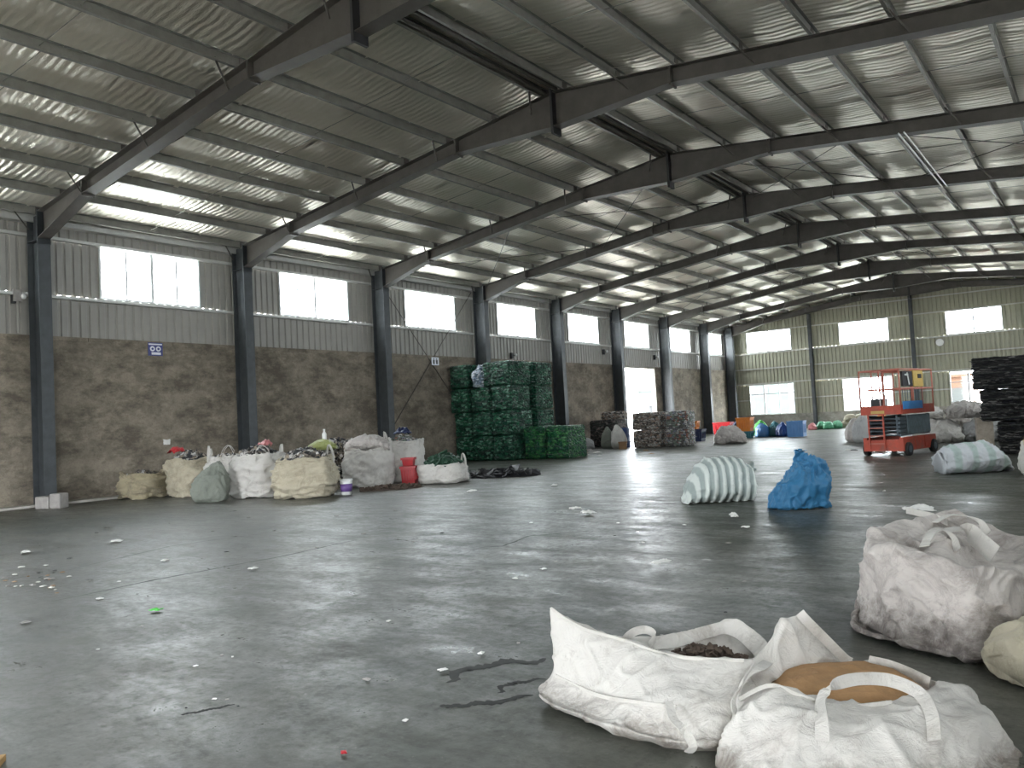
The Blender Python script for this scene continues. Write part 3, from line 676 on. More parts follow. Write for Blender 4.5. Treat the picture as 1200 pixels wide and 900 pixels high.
def bale(name, label, loc, sx, sy, sz, mat, seed, rz=0, straps=4, group=None, cat='bale', amp=0.045, axis='z', lay=0):
    """pressed bale with lumpy faces; its wires are parts"""
    t = thing(name, label, cat, loc, rz, group)
    key = (round(sx, 2), round(sy, 2), round(sz, 2), mat.name, seed % 3, straps, lay)
    if key not in BALE_M:
        bm = bmesh.new(); bmesh.ops.create_cube(bm, size=1); bmesh.ops.subdivide_edges(bm, edges=bm.edges, cuts=22, use_grid_fill=True)
        off = Vector(((seed % 3)*7.7, 3.1, 1.9))
        for v in bm.verts:
            n = Vector((v.co.x**5, v.co.y**5, v.co.z**5)).normalized()
            sr = sorted((abs(v.co.x), abs(v.co.y), abs(v.co.z))); e_ = max(0.0, sr[1]*2-0.82)/0.18; e_ = 1-(0.03 if lay else 0.085)*e_*e_
            p = Vector((v.co.x*sx*e_, v.co.y*sy*e_, (v.co.z*e_+0.5)*sz)); f = noise.voronoi((Vector((p.x, p.y, p.z*1.9))+off)*7.0)[0]
            d = amp*(f[1]-f[0])*1.6 + amp*0.9*noise.noise((p+off)*2.3) - amp*0.6
            if lay: d += -0.035*max(0, math.cos(p.z/sz*2*PI*lay))**6
            q = Vector((p.x*0.985, p.y*0.985, p.z)) + Vector((n.x, n.y, n.z*0.4))*d; v.co = (q.x, q.y, min(max(q.z, 0.0), sz))
        me = bpy.data.meshes.new('bale_body'); bm.to_mesh(me); bm.free(); me.materials.append(mat)
        st = []
        for k in range(straps):
            z = sz*(k+0.6)/(straps+0.2); a, b = sx/2+0.012, sy/2+0.012
            pts = [(-a, -b, z), (a, -b, z), (a, b, z), (-a, b, z)]
            st.append(MB().tube(pts, 0.007, 5, True).mesh('baling_wire', WIRE))
        BALE_M[key] = (me, st)
    me, st = BALE_M[key]; ob('bale_body', me, t)
    for s in st: ob('baling_wire', s, t)
    return t
def crate(name, label, loc, sx, sy, h, mat, rz=0, slots=True, flare=0.06, group=None, cat='crate'):
    t = thing(name, label, cat, loc, rz, group); mb = MB(); th = 0.025
    a, b = sx/2-flare, sy/2-flare; A, B = sx/2, sy/2
    o = [(-a,-b,0),(a,-b,0),(a,b,0),(-a,b,0),(-A,-B,h),(A,-B,h),(A,B,h),(-A,B,h)]
    i_ = [(-a+th,-b+th,th),(a-th,-b+th,th),(a-th,b-th,th),(-a+th,b-th,th),(-A+th,-B+th,h),(A-th,-B+th,h),(A-th,B-th,h),(-A+th,B-th,h)]
    mb.add(o+i_, [(0,3,2,1),(0,1,5,4),(1,2,6,5),(2,3,7,6),(3,0,4,7),(8,9,10,11),(8,12,13,9),(9,13,14,10),(10,14,15,11),(11,15,12,8),(4,5,13,12),(5,6,14,13),(6,7,15,14),(7,4,12,15)])
    mb.build('crate_body', mat, t)
    MB().box(-A-.02, A+.02, -B-.02, -B+.01, h-.06, h).box(-A-.02, A+.02, B-.01, B+.02, h-.06, h).box(-A-.02, -A+.01, -B, B, h-.06, h).box(A-.01, A+.02, -B, B, h-.06, h).build('crate_rim', mat, t)
    if slots:
        for k in range(5):
            x = -a*0.8 + k*a*0.4; MB().box(x-0.02, x+0.02, -B-0.012, -b+0.01, h*0.25, h*0.8).build('crate_rib', mat, t)
        for k in range(4):
            y = -b*0.7 + k*b*0.47; MB().box(a-0.01, A+0.012, y-0.02, y+0.02, h*0.25, h*0.8).build('crate_rib', mat, t)
    return t
def drum(name, label, loc, r, h, mat, rz=0, group=None, cat='drum', lid=None):
    t = thing(name, label, cat, loc, rz, group); n = 28; prof = [(0, 0), (r*.96, 0), (r, .03), (r, h*.30), (r*1.03, h*.33), (r, h*.36), (r, h*.63), (r*1.03, h*.66), (r, h*.69), (r, h-.05), (r*.93, h)]
    mb = MB()
    for pr, z in prof[1:]:
        for i in range(n): mb.v.append((pr*math.cos(2*PI*i/n), pr*math.sin(2*PI*i/n), z))
    for j in range(len(prof)-2):
        for i in range(n): a = j*n+i; b = j*n+(i+1) % n; mb.f.append((a, b, b+n, a+n))
    mb.f.append(tuple(reversed(range(n)))); mb.build('drum_body', mat, t, True)
    pts = [(r*.93*math.cos(2*PI*i/n), r*.93*math.sin(2*PI*i/n)) for i in range(n)]
    MB().prism(pts, 2, h-0.04, h-0.015).build('drum_lid', lid or mat, t)
    MB().tube([(r*.95*math.cos(2*PI*i/n), r*.95*math.sin(2*PI*i/n), h) for i in range(n)], 0.018, 6, True).build('drum_rim', lid or mat, t, True)
    return t

# ------------------------------------------------------------------ bags along the left wall
open_bag('scrap_sack', 'low muddy tan sack, leftmost of the bags by the stained wall', (-20.9, 11.5, 0), 1.15, 1.0, 0.62, TAN, 3, 0.2, handles=0, wr=0.06, rim=0.3)
heap('scrap_heap', 'dark scrap spilling behind the low tan sack', 'scrap', (-20.9, 11.5, 0.5), 0.46, 0.42, 0.14, SCRAP, 60, 0.12, 5)
open_bag('bulk_bag', 'beige bulk bag full of scrap, second from the left with the red rag', (-19.7, 12.15, 0), 1.12, 1.0, 1.0, CREAM, 4, 0.1, handles=1, wr=0.05)
heap('scrap_heap', 'scrap filling the beige bulk bag under the red rag', 'scrap', (-19.7, 12.15, 0.90), 0.44, 0.40, 0.22, SCRAP, 90, 0.12, 6)
open_bag('bulk_bag', 'white bulk bag with an upright handle behind the grey green sack', (-18.5, 12.5, 0), 0.95, 0.95, 1.0, CLEAN, 5, 0.15, handles=3, wr=0.04)
heap('scrap_heap', 'scrap filling the white bag behind the grey green sack', 'scrap', (-18.5, 12.5, 0.90), 0.36, 0.36, 0.12, SCRAP, 60, 0.10, 7)
tied_sack('tied_sack', 'lumpy grey green sack slumped in front of the white bags', (-17.28, 11.15, 0), 0.86, 0.72, 1.0, GREYGREEN, 6, 0.6, 0.93, (0.22, 0.05), 0.05, ruff=False)
open_bag('bulk_bag', 'bright white bulk bag with frayed rim, right of the grey green sack', (-16.97, 12.30, 0), 1.15, 1.05, 1.05, CLEAN, 7, 0.3, handles=2, wr=0.04)
heap('scrap_heap', 'bottles and scrap on the bright white bulk bag', 'scrap', (-16.97, 12.30, 0.96), 0.46, 0.44, 0.2, SCRAP, 110, 0.12, 8)
open_bag('bulk_bag', 'widest cream bulk bag heaped with black and white scrap', (-15.38, 12.44, 0), 1.36, 1.15, 0.90, CREAM, 8, 0.55, handles=1, wr=0.06, stretch=(0.8, 0.8, 3.2))
heap('scrap_heap', 'black and white scrap heaped on the widest cream bag', 'scrap', (-15.42, 12.48, 0.80), 0.57, 0.48, 0.26, SCRAP, 190, 0.13, 9)
heap('scrap_heap', 'long ridge of mixed scrap piled behind the row of bags', 'scrap', (-17.45, 15.3, 0), 0.85, 2.0, 1.18, SCRAP, 420, 0.17, 10, rz=0.0)
lying_sack('sack', 'olive green sack lying on the scrap behind the widest bag', (-16.95, 14.35, 1.02), 0.75, 0.42, 0.27, P_LIME, 11, 0.6, (0.4, 0.4), tuft=False)
open_bag('bulk_bag', 'round white bulk bag carrying a bulging sack on top', (-15.92, 15.0, 0), 1.15, 1.1, 1.0, CLEAN, 12, 0.3, handles=1, wr=0.035)
lying_sack('sack', 'bulging dirty white sack lying on the round bulk bag', (-15.92, 15.0, 0.93), 1.15, 0.95, 0.42, WHITE, 13, 0.7, (0.55, 0.3), tuft=False, wr=0.03)
open_bag('bulk_bag', 'tall white bulk bag with a square corner behind the red bin', (-15.97, 16.4, 0), 1.0, 1.0, 1.15, CLEAN, 14, 0.25, handles=1, wr=0.025, bulge=1.02, top=0.98, rim=0.05)
heap('scrap_heap', 'blue and cream scrap in the tall square bulk bag', 'scrap', (-15.97, 16.4, 1.03), 0.40, 0.38, 0.16, MIXB2, 60, 0.14, 15)
open_bag('bulk_bag', 'low wide white bulk bag at the right end of the row', (-14.33, 16.15, 0), 1.22, 1.0, 0.50, CLEAN, 16, 0.25, handles=1, wr=0.03)
heap('net_heap', 'dark green netting lying on the low white bag', 'netting', (-14.33, 16.15, 0.42), 0.50, 0.40, 0.24, P_DKGREEN, 120, 0.18, 17, 0.15)
rag = MB(); 
def rag_thing(name, label, cat, loc, sx, sy, h, mat, seed, rz=0, thick=0.012):
    n = 14; mb = MB()
    for i in range(n+1):
        for j in range(n+1):
            u, v = i/n-.5, j/n-.5; e = 1 + 0.25*noise.noise(Vector((u*3, v*3, seed)))
            z = h*(0.5+0.5*ridged(Vector((u*2.2+seed, v*2.2, seed*.7)), 1.0, 3))*(1-1.6*max(abs(u), abs(v))**2)
            mb.v.append((u*sx*e, v*sy*e, max(z, 0.004)))
    for i in range(n):
        for j in range(n): a = i*(n+1)+j; mb.f.append((a, a+n+1, a+n+2, a+1))
    o = mb.build(name, mat, None, True, loc); o.rotation_euler.z = rz; solid(o, thick)
    return tag(o, label, cat)
rag_thing('rag', 'crumpled red rag on the beige bag by the wall', 'rag', (-20.05, 12.0, 1.03), 0.34, 0.30, 0.36, P_RED, 2)
rag_thing('rag', 'pink rag on the bright white bulk bag', 'rag', (-16.65, 12.3, 1.14), 0.26, 0.24, 0.3, P_PINK, 3)
rag_thing('rag', 'dark blue rag on the scrap ridge below the wall bracing', 'rag', (-16.2, 16.6, 1.16), 0.42, 0.34, 0.42, P_NAVY, 4)
# bottle standing on the scrap, bucket, red bin
def lathe(mb, prof, n=18, c=(0,0,0)):
    base = len(mb.v)
    for r_, z in prof:
        for i in range(n): mb.v.append((c[0]+r_*math.cos(2*PI*i/n), c[1]+r_*math.sin(2*PI*i/n), c[2]+z))
    for j in range(len(prof)-1):
        for i in range(n): a = base+j*n+i; b = base+j*n+(i+1) % n; mb.f.append((a, b, b+n, a+n))
    mb.f.append(tuple(base+i for i in reversed(range(n)))); mb.f.append(tuple(base+(len(prof)-1)*n+i for i in range(n))); return mb
t = thing('bottle', 'white bottle standing upright on the olive sack', 'bottle', (-16.95, 14.4, 1.29))
lathe(MB(), [(.05, 0), (.06, .02), (.06, .16), (.025, .22), (.025, .25)]).build('bottle_body', P_WHITE, t, True); lathe(MB(), [(.03, .25), (.03, .29)]).build('bottle_cap', P_WHITE, t, True)
t = thing('bucket', 'small white bucket with a purple label before the round bag', 'bucket', (-14.60, 13.0, 0))
lathe(MB(), [(.12, 0), (.15, .36), (.13, .36), (.10, .03)]).build('bucket_body', P_WHITE, t, True); lathe(MB(), [(.134, .08), (.1475, .26)]).build('bucket_label', P_PURPLE, t, True); lathe(MB(), [(.158, .34), (.158, .37)]).build('bucket_rim', P_WHITE, t, True)
crate('red_bin', 'dark red plastic bin before the tall square bag', (-15.1, 15.68, 0), 0.40, 0.40, 0.48, P_RED, 0.5, True, 0.03)
crate('red_bin', 'smaller red tub stacked upside on the dark red bin', (-15.12, 15.68, 0.485), 0.32, 0.30, 0.22, P_RED, 0.55, False, 0.03)
heap('floor_scrap', 'flat tangle of dark netting on the floor right of the bags', 'netting', (-13.7, 18.0, 0), 0.95, 0.45, 0.08, BLACK, 120, 0.22, 19, 0.1, rz=0.5)
heap('floor_scrap', 'brown litter spread on the floor below the round bag', 'litter', (-14.45, 14.35, 0), 0.8, 0.35, 0.05, DARKSOIL, 140, 0.09, 20, 0.4, rz=1.0)
t = thing('concrete_block', 'rough grey concrete block at the foot of the first column', 'block', (-20.85, 9.05, 0), 0.3)
for k, (x, y, sx, sy, sz) in enumerate(((0, 0, .42, .34, .30), (.36, .02, .30, .30, .36), (-.05, .02, .3, .25, .02))):
    m_ = MB(); m_.obox((x, y, sz/2), sx, sy, sz, Matrix.Rotation(.1*k, 3, 'Z')); o = m_.build('rubble', GREYSC, t); b_ = o.modifiers.new('edge', 'BEVEL'); b_.width = 0.03; b_.segments = 2

# ------------------------------------------------------------------ green bottle bales
GL = ['bottom', 'second', 'third', 'top']; ZB = 0.985
for L_ in range(4):
    y0 = 26.15 - (0.18 if L_ >= 2 else 0)
    bale('bottle_bale', 'green bottle bale against the wall, %s layer of the tall stack' % GL[L_], (-21.40, y0, L_*ZB), 1.0, 1.35, ZB*0.99, GREENB, L_, 0.02*math.sin(L_*2.3), 4, 'green bottle bales')
    if L_ < 3:
        bale('bottle_bale', 'green bottle bale in the middle of the tall stack, %s layer' % GL[L_], (-20.30, 26.02, L_*ZB), 1.04, 1.4, ZB*0.99, GREENB, L_+1, 0.02*math.sin(L_*1.7+1), 4, 'green bottle bales')
    bale('bottle_bale', 'green bottle bale at the outer front corner of the tall stack, %s layer' % GL[L_], (-19.22 - (0.02 if L_ % 2 else 0), 25.95+0.04*(L_ % 2), L_*ZB), 0.98, 1.5, ZB*0.99, GREENB, L_+2, 0.02*math.sin(L_*3.1+2), 4, 'green bottle bales')
    bale('bottle_bale', 'green bottle bale at the back of the tall stack, %s layer' % GL[L_], (-19.75, 27.8, L_*ZB), 1.85, 1.4, ZB*0.99, GREENB, L_, 0.02*math.sin(L_*2.3), 4, 'green bottle bales')
bale('bottle_bale', 'narrow green bottle bale beside the pale bag, top layer of the tall stack', (-19.95, 26.05, 3*ZB), 0.38, 1.45, ZB*0.99, GREENB, 4, 0, 4, 'green bottle bales')
tied_sack('bottle_sack', 'pale blue white sack of bottles wedged high in the green stack', (-20.50, 25.72, 3*ZB), 0.72, 0.85, 1.0, BLUEWB, 5, 0, 0.9, ruff=False, wr=0.05)
bale('bottle_bale', 'lower bright green bottle bale, left of the pair beside the stack', (-18.15, 26.55, 0), 0.98, 1.5, 1.28, GREENB2, 1, 0, 4, 'low green bales')
bale('bottle_bale', 'lower bright green bottle bale, right of the pair beside the stack', (-17.12, 26.62, 0), 0.98, 1.5, 1.26, GREENB2, 2, 0, 4, 'low green bales')

# ------------------------------------------------------------------ goods further along the left wall
bale('scrap_bale', 'dark brown scrap bale behind the grey sack near the fifth column', (-20.6, 36.0, 0), 1.6, 1.3, 1.35, DARKB, 0, 0.1, 4)
bale('scrap_bale', 'brown flat scrap bale lying on the dark scrap bale', (-20.2, 36.0, 1.35), 1.2, 1.1, 0.4, MIXB, 1, 0.3, 2)
lying_sack('sack', 'small grey sack on the floor right of the green bales', (-20.25, 33.0, 0), 0.95, 0.7, 0.55, GREY, 21, 0.6, (0.5, 0.5), tuft=False)
tied_sack('tied_sack', 'green and white sack left of the navy drum', (-19.3, 33.6, 0), 0.66, 0.6, 1.1, GREYGREEN, 22, 0.2, 0.92, ruff=False)
drum('drum', 'navy blue drum between the green and white sacks', (-18.8, 34.2, 0), 0.33, 0.92, plastic('navy_drum', (0.02, 0.05, 0.16)))
tied_sack('tied_sack', 'upright white sack leaning beside the first mixed bale', (-18.35, 33.0, 0), 0.72, 0.65, 1.2, CLEAN, 23, 0.3, 0.93, (-0.1, 0), ruff=False)
crate('carton', 'small brown carton on the floor before the white sack', (-17.9, 32.5, 0), 0.34, 0.3, 0.34, P_BROWN, 0.4, False, 0.0, cat='carton')
for k in range(2):
    bale('mixed_bale', 'pale mixed paper bale in front of the doorway, %s one' % ['lower', 'upper'][k], (-17.1, 33.75, k*0.81), 1.35, 1.3, 0.80, MIXB, k, 0.12, 3, 'mixed bales')
    bale('mixed_bale', 'pale mixed plastic bale right of the paper bales, %s one' % ['lower', 'upper'][k], (-15.72, 34.05, k*0.81), 1.05, 1.2, 0.80, MIXB2, k+1, 0.12, 3, 'mixed bales')
crate('crate', 'navy crate under the orange tub near the seventh column', (-17.4, 39.3, 0), 1.0, 0.8, 0.62, P_NAVY, 0.1)
crate('crate', 'orange red tub stacked on the navy crate', (-17.55, 39.3, 0.63), 0.75, 0.7, 0.42, P_ORANGE, 0.2)
crate('crate', 'dark red crate standing beside the navy crate', (-18.3, 39.2, 0), 0.6, 0.7, 0.55, P_RED, 0.1)
lying_sack('sack', 'plump pale sack mound on the floor before the crates', (-14.0, 35.5, 0), 1.4, 1.05, 0.78, WHITE, 24, 0.35, (0.45, 0.3), tuft=False, wr=0.04)
crate('crate', 'red crate on the floor near the corner', (-18.6, 46.2, 0.0), 1.05, 0.8, 0.82, P_RED, 0.1)
tied_sack('tied_sack', 'green sack right of the red crate', (-17.4, 45.4, 0), 0.7, 0.6, 0.95, plastic('leaf_green_sack', (0.10, 0.16, 0.05), 0.6), 25, 0, 0.92, ruff=False)
tied_sack('tied_sack', 'dark navy sack left of the orange crates', (-16.6, 43.2, 0), 0.95, 0.8, 0.92, P_NAVY, 26, 0, 0.92, ruff=False)
crate('crate', 'teal crate under the orange crate', (-15.5, 41.5, 0), 0.74, 0.70, 0.36, P_TEAL, 0.05)
crate('crate', 'tall orange crate on the teal crate', (-15.5, 41.5, 0.37), 0.76, 0.72, 0.72, P_ORANGE, 0.05)
tied_sack('tied_sack', 'bright green sack right of the orange crate', (-15.35, 43.4, 0), 0.8, 0.7, 1.0, P_GREEN, 27, 0, 0.9, ruff=False)
for k, (x, y, m_, nm) in enumerate(((-14.9, 42.35, P_BLUE, 'blue sack just right of the bright green sack'), (-14.35, 42.7, P_TEAL, 'teal sack in the middle of the coloured row'), (-13.85, 42.4, plastic('deep_blue_sack', (0.02, 0.06, 0.2)), 'deep blue sack in the coloured row'), (-13.5, 43.0, P_DKGREEN, 'dark green sack beside the blue drum'))):
    tied_sack('tied_sack', nm, (x, y, 0), 0.72, 0.66, 0.82+0.06*(k % 2), m_, 28+k, 0, 0.92, ruff=False)
crate('blue_box', 'square blue plastic box at the end of the coloured row', (-12.9, 41.7, 0), 0.80, 0.72, 0.80, P_BLUE, 0.05, True, 0.01, cat='box')
tied_sack('tied_sack', 'small pink sack behind the blue box', (-15.2, 52.3, 0), 0.5, 0.45, 0.5, P_PINK, 33, 0, 0.9, ruff=False)
for k, (x, y) in enumerate(((-14.8, 53.0), (-14.3, 52.6), (-13.9, 53.1))):
    lying_sack('sack', 'mint green bundle before the far wall, %s' % ['left of three', 'middle of three', 'right of three'][k], (x, y, 0), 0.6, 0.5, 0.5, P_MINT, 34+k, 0.5*k, (0.5, 0.5), tuft=False)
for k, (x, y, z) in enumerate(((-13.6, 54.0, 0), (-13.0, 54.1, 0), (-13.3, 54.05, 0.42), (-12.75, 54.4, 0.42))):
    lying_sack('sack', 'beige sack in the pile at the far wall, %s' % ['lower left', 'lower right', 'upper left', 'upper right'][k], (x, y, z), 0.75, 0.55, 0.45, CREAM, 37+k, 0.3*k, (0.5, 0.5), tuft=False)
drum('drum', 'small white and blue drum by the far wall', (-12.1, 54.3, 0), 0.25, 0.6, P_WHITE, lid=P_BLUE)
drum('drum', 'small orange drum by the far wall', (-11.5, 54.3, 0), 0.24, 0.75, P_ORANGE)
tied_sack('tied_sack', 'pale grey sack standing left of the orange lift', (-7.75, 33.2, 0), 0.7, 0.65, 1.2, GREY, 41, 0, 0.92, ruff=False)
tied_sack('tied_sack', 'second pale sack standing behind the lift, nearer the window', (-8.35, 34.4, 0), 0.7, 0.65, 1.0, WHITE, 42, 0, 0.92, ruff=False)

# ------------------------------------------------------------------ pile of large pale sacks behind the lift
for k, (x, y, z, L_, wd, h, rz) in enumerate(((-4.95, 31.9, 0, 1.55, 1.2, 0.80, 0.05), (-3.45, 32.1, 0, 1.5, 1.2, 0.82, 0.1), (-4.05, 32.0, 0.82, 1.25, 1.1, 0.55, 0.1), (-5.35, 32.1, 0.80, 1.15, 1.0, 0.48, 0.1), (-2.75, 32.2, 0.82, 1.1, 1.1, 0.58, 0.1), (-4.2, 33.4, 0, 1.5, 1.1, 1.0, 0.1))):
    lying_sack('sack', 'large pale sack piled behind the lift, %s' % ['lower left', 'lower right', 'upper middle', 'upper left', 'upper right', 'hindmost'][k], (x, y, z), L_, wd, h, [CLEAN, GREY, WHITE, CLEAN, WHITE, WHITE][k], 50+k, rz, (0.5, 0.45), tuft=False, wr=0.05)

# ------------------------------------------------------------------ black bales at the right
for r_ in range(2):
    for L_ in range(3):
        h = 0.86
        bale('black_bale', 'black plastic bale of the right stack, %s layer, %s row' % (['bottom', 'middle', 'top'][L_], ['front', 'rear'][r_]), (-2.12+(0.47, 0.12, -0.03)[L_], 25.2+1.35*r_, L_*h), 1.60, 1.3, h, BLACKB, L_+r_, 0.03, 5, 'black plastic bales', amp=0.05, lay=5)
        bale('black_bale', 'black plastic bale at the outer end, %s layer, %s row' % (['bottom', 'middle', 'top'][L_], ['front', 'rear'][r_]), (-0.45+(0.47, 0.12, -0.03)[L_], 25.2+1.35*r_, L_*h), 1.60, 1.3, h, BLACKB, L_+r_+1, 0.03, 5, 'black plastic bales', amp=0.05, lay=5)
crate('carton', 'upright beige carton leaning on the black bales', (-2.76, 25.0, 0.05), 0.38, 0.55, 0.92, plain('beige_board', (0.36, 0.31, 0.25), 0.8), 0.2, False, 0.0, cat='carton')
tag(MB().box(-3.05, -2.52, 24.65, 25.35, 0, 0.045).build('board', P_BROWN), 'flat brown board under the beige carton', 'board')

# ------------------------------------------------------------------ sacks on the open floor
lying_sack('striped_sack', 'plump striped sack lying on the open floor', (-5.40, 12.95, 0), 1.12, 0.78, 0.74, STRIPE, 61, math.atan2(0.596, 0.803)+0.12, (0.12, 0.80), 8, 0.014, tuft=2)
t = thing('plastic_sack', 'bright blue plastic sack slumped on the open floor', 'sack', (-3.86, 12.4, 0), YAW)
bl = [sring(0.36, 0.26, 0.0, pw=2.6, cx=0.0), sring(0.42, 0.32, 0.05, pw=2.8, jit=.1, seed=1, cx=-0.02), sring(0.36, 0.30, 0.33, pw=2.8, jit=.15, seed=2, cx=0.06), sring(0.28, 0.24, 0.55, pw=2.8, jit=.15, seed=3, cx=0.16), sring(0.22, 0.15, 0.68, pw=2.6, jit=.2, seed=4, cx=0.15, dz=.05), sring(0.12, 0.06, 0.76, pw=2.3, jit=.2, seed=5, cx=0.08, dz=.04), sring(0.06, 0.03, 0.83, pw=2, cx=0.05)]
rumple(loft(bl, 130, 80, True, True), 0.055, 3.6, (1.5, 1.5, 1.0), 62, 0.0, 0.35, 0.6).build('sack_body', BLUEBAG, t, True)
fl = MB()
for k in range(5):
    a = k*1.25; fl.ribbon([(0.05, 0, 0.80), (0.05+0.04*math.cos(a), 0.04*math.sin(a), 0.84), (0.05+0.10*math.cos(a), 0.08*math.sin(a), 0.86+0.02*(k % 2))], 0.06, (-math.sin(a), math.cos(a), 0), 0.004)
fl.build('gathered_neck', BLUEBAG, t)
lying_sack('striped_sack', 'pale sack with faint green stripes lying near the black bales', (-2.30, 18.9, 0), 1.38, 0.85, 0.62, STRIPE2, 63, math.atan2(0.5, 0.85)+PI, (0.12, 0.72), 0, 0.025, tuft=False)
tied_sack('tied_sack', 'upright printed sack with yellow print at the right edge', (-1.15, 18.25, 0), 0.72, 0.6, 1.05, PRINTED, 64, 0.5, 0.92, (0, 0), 0.05, ruff=False)

# ------------------------------------------------------------------ scissor lift
L_RED = plain('faded_red_lift_paint', (0.50, 0.075, 0.040), 0.5, 0, 0.2, 5, 0.05, dirt=(0.30, 0.10, 0.07))
L_PALE = plain('sun_bleached_red_rail', (0.52, 0.17, 0.12), 0.5, 0, 0.15, 5, 0.05)
L_GREY = plain('blue_grey_scissor_steel', (0.10, 0.13, 0.15), 0.5, 0.2, 0.2, 5, 0.05)
L_YEL = plastic('yellow_panel', (0.62, 0.42, 0.12)); RUB = plastic('black_rubber', (0.015, 0.015, 0.016), 0.7)
heading = -0.21
lf = thing('scissor_lift', 'faded red scissor lift with folded arms and railed platform', 'lift', (-4.97, 25.6, 0), heading)
W2, L2 = 0.56, 1.12
ch = MB().box(-W2, W2, -L2, L2, 0.14, 0.30).box(-W2, -W2+0.10, -L2, L2, 0.30, 0.52).box(W2-0.10, W2, -L2, L2, 0.30, 0.52).box(-W2+0.1, W2-0.1, -L2, -L2+0.06, 0.30, 0.46)
o = ch.build('chassis', L_RED, lf)
for y0 in (-0.35, 0.30): MB().box(W2, W2+0.015, y0, y0+0.55, 0.20, 0.50).build('side_hatch', L_RED, o)
for sx in (-1, 1):
    for sy in (-1, 1):
        c = (sx*(W2+0.01), sy*0.86, 0.19); wm = MB(); n = 22; prof = [(0.10, -.06), (0.18, -.065), (0.19, -.045), (0.19, .045), (0.18, .065), (0.10, .06)]
        for xx in prof:
            for i in range(n): wm.v.append((c[0]+xx[1], c[1]+xx[0]*math.cos(2*PI*i/n), c[2]+xx[0]*math.sin(2*PI*i/n)))
        for j in range(len(prof)-1):
            for i in range(n): a = j*n+i; b = j*n+(i+1) % n; wm.f.append((a, b, b+n, a+n))
        o = wm.build('wheel', RUB, lf, True)
        MB().tube([(c[0]-.065, c[1], c[2]), (c[0]+.068, c[1], c[2])], 0.10, 16).build('hub', L_GREY, o)
for k in range(5):                                # folded scissor pack
    z0 = 0.58+k*0.115
    for s in (-1, 1):
        m_ = MB()
        for x in (-0.40, 0.40):
            d = Vector((0, 2.0, 0.085*s)); m_.obox((x+0.03*s, 0, z0+0.03), 0.05, 2.02, 0.075, Matrix.Rotation(math.atan2(0.06*s, 2.0), 3, 'X'))
        m_.tube([(-0.45, -0.98*s, z0+0.03-0.03*s*s), (0.45, -0.98*s, z0+0.03-0.03)], 0.025, 8)
        m_.build('scissor_arm', L_GREY, lf)
MB().box(0.455, 0.475, -0.55, 1.0, 0.60, 1.13).build('side_cover', plain('blue_grey_cover', (0.13, 0.18, 0.20), 0.6, 0, 0.3, 6, 0.1), lf)
ld = MB()
for x in (-0.36, 0.06): ld.box(x-0.02, x+0.02, -L2-0.05, -L2-0.01, 0.20, 1.18)
o = ld.build('ladder', L_RED, lf)
for k in range(4): MB().box(-0.36, 0.06, -L2-0.06, -L2-0.01, 0.34+k*0.22, 0.37+k*0.22).build('rung', L_PALE, o)
MB().box(-W2+0.02, W2-0.02, -L2, L2, 1.17, 1.26).build('deck', L_RED, lf)
tb = MB().box(-W2, W2, -L2-0.02, -L2, 1.17, 1.42).box(-W2, W2, L2, L2+0.02, 1.17, 1.42).box(W2-0.0, W2+0.02, -L2, L2, 1.17, 1.42).box(-W2-0.02, -W2, -L2, L2, 1.17, 1.42); tb.build('toe_board', L_RED, lf)
MB().box(-0.28, 0.10, -L2-0.025, -L2-0.02, 1.20, 1.28).build('warning_plate', L_YEL, lf)
rl = [(-W2, -L2), (0.0, -L2), (W2, -L2), (W2, -0.35), (W2, 0.35), (W2, L2), (0.0, L2), (-W2, L2), (-W2, 0.35), (-W2, -0.35)]
for x, y in rl: MB().tube([(x, y, 1.40), (x, y, 2.42)], 0.022, 8).build('rail_post', L_PALE, lf, True)
for z in (1.88, 2.42):
    MB().tube([(-W2, -L2, z), (W2, -L2, z), (W2, L2, z), (-W2, L2, z)], 0.022, 8, True).build('guard_rail', L_PALE, lf)
MB().tube([(0.12, -L2-0.02, 1.42), (0.12, -L2-0.02, 2.38), (W2-0.02, -L2-0.02, 2.38)], 0.05, 4).build('entry_frame', L_PALE, lf)
for x in (-0.46, 0.02):
    MB().tube(curve([(x, -L2-0.04, 1.42), (x, -L2-0.04, 1.72), (x+0.07, -L2-0.04, 1.80), (x+0.14, -L2-0.04, 1.72), (x+0.14, -L2-0.04, 1.42)], 14), 0.016, 8).build('grab_handle', P_WHITE, lf, True)
MB().box(-0.30, 0.05, -L2+0.05, -L2+0.35, 1.42, 1.62).build('tool_tray', BLACK, lf)
for k in range(9): MB().tube([(W2, -0.95+k*0.16, 1.42), (W2, -0.95+k*0.16, 1.88)], 0.010, 6).build('mesh_bar', L_GREY, lf)
cb = MB().box(W2-0.03, W2+0.03, -0.95, -0.30, 1.94, 2.36).build('control_panel', BLACK, lf)
MB().box(W2-0.035, W2+0.04, -0.25, 0.40, 1.92, 2.38).build('control_panel', L_YEL, lf)
MB().obox((W2+0.045, -0.62, 2.15), 0.01, 0.06, 0.36, Matrix.Rotation(0.3, 3, 'X')).build('lever', P_WHITE, cb)
MB().obox((W2+0.045, -0.72, 2.26), 0.01, 0.22, 0.05).build('lever', P_WHITE, cb)
MB().obox((W2+0.05, 0.15, 2.22), 0.015, 0.22, 0.12).build('dark_emblem', BLACK, lf)
bp = MB().box(W2+0.02, W2+0.04, -1.05, 0.25, 1.30, 1.52).build('side_plate', plastic('bright_blue_plate', (0.05, 0.24, 0.55)), lf); bp['label'] = 'bright blue plate'

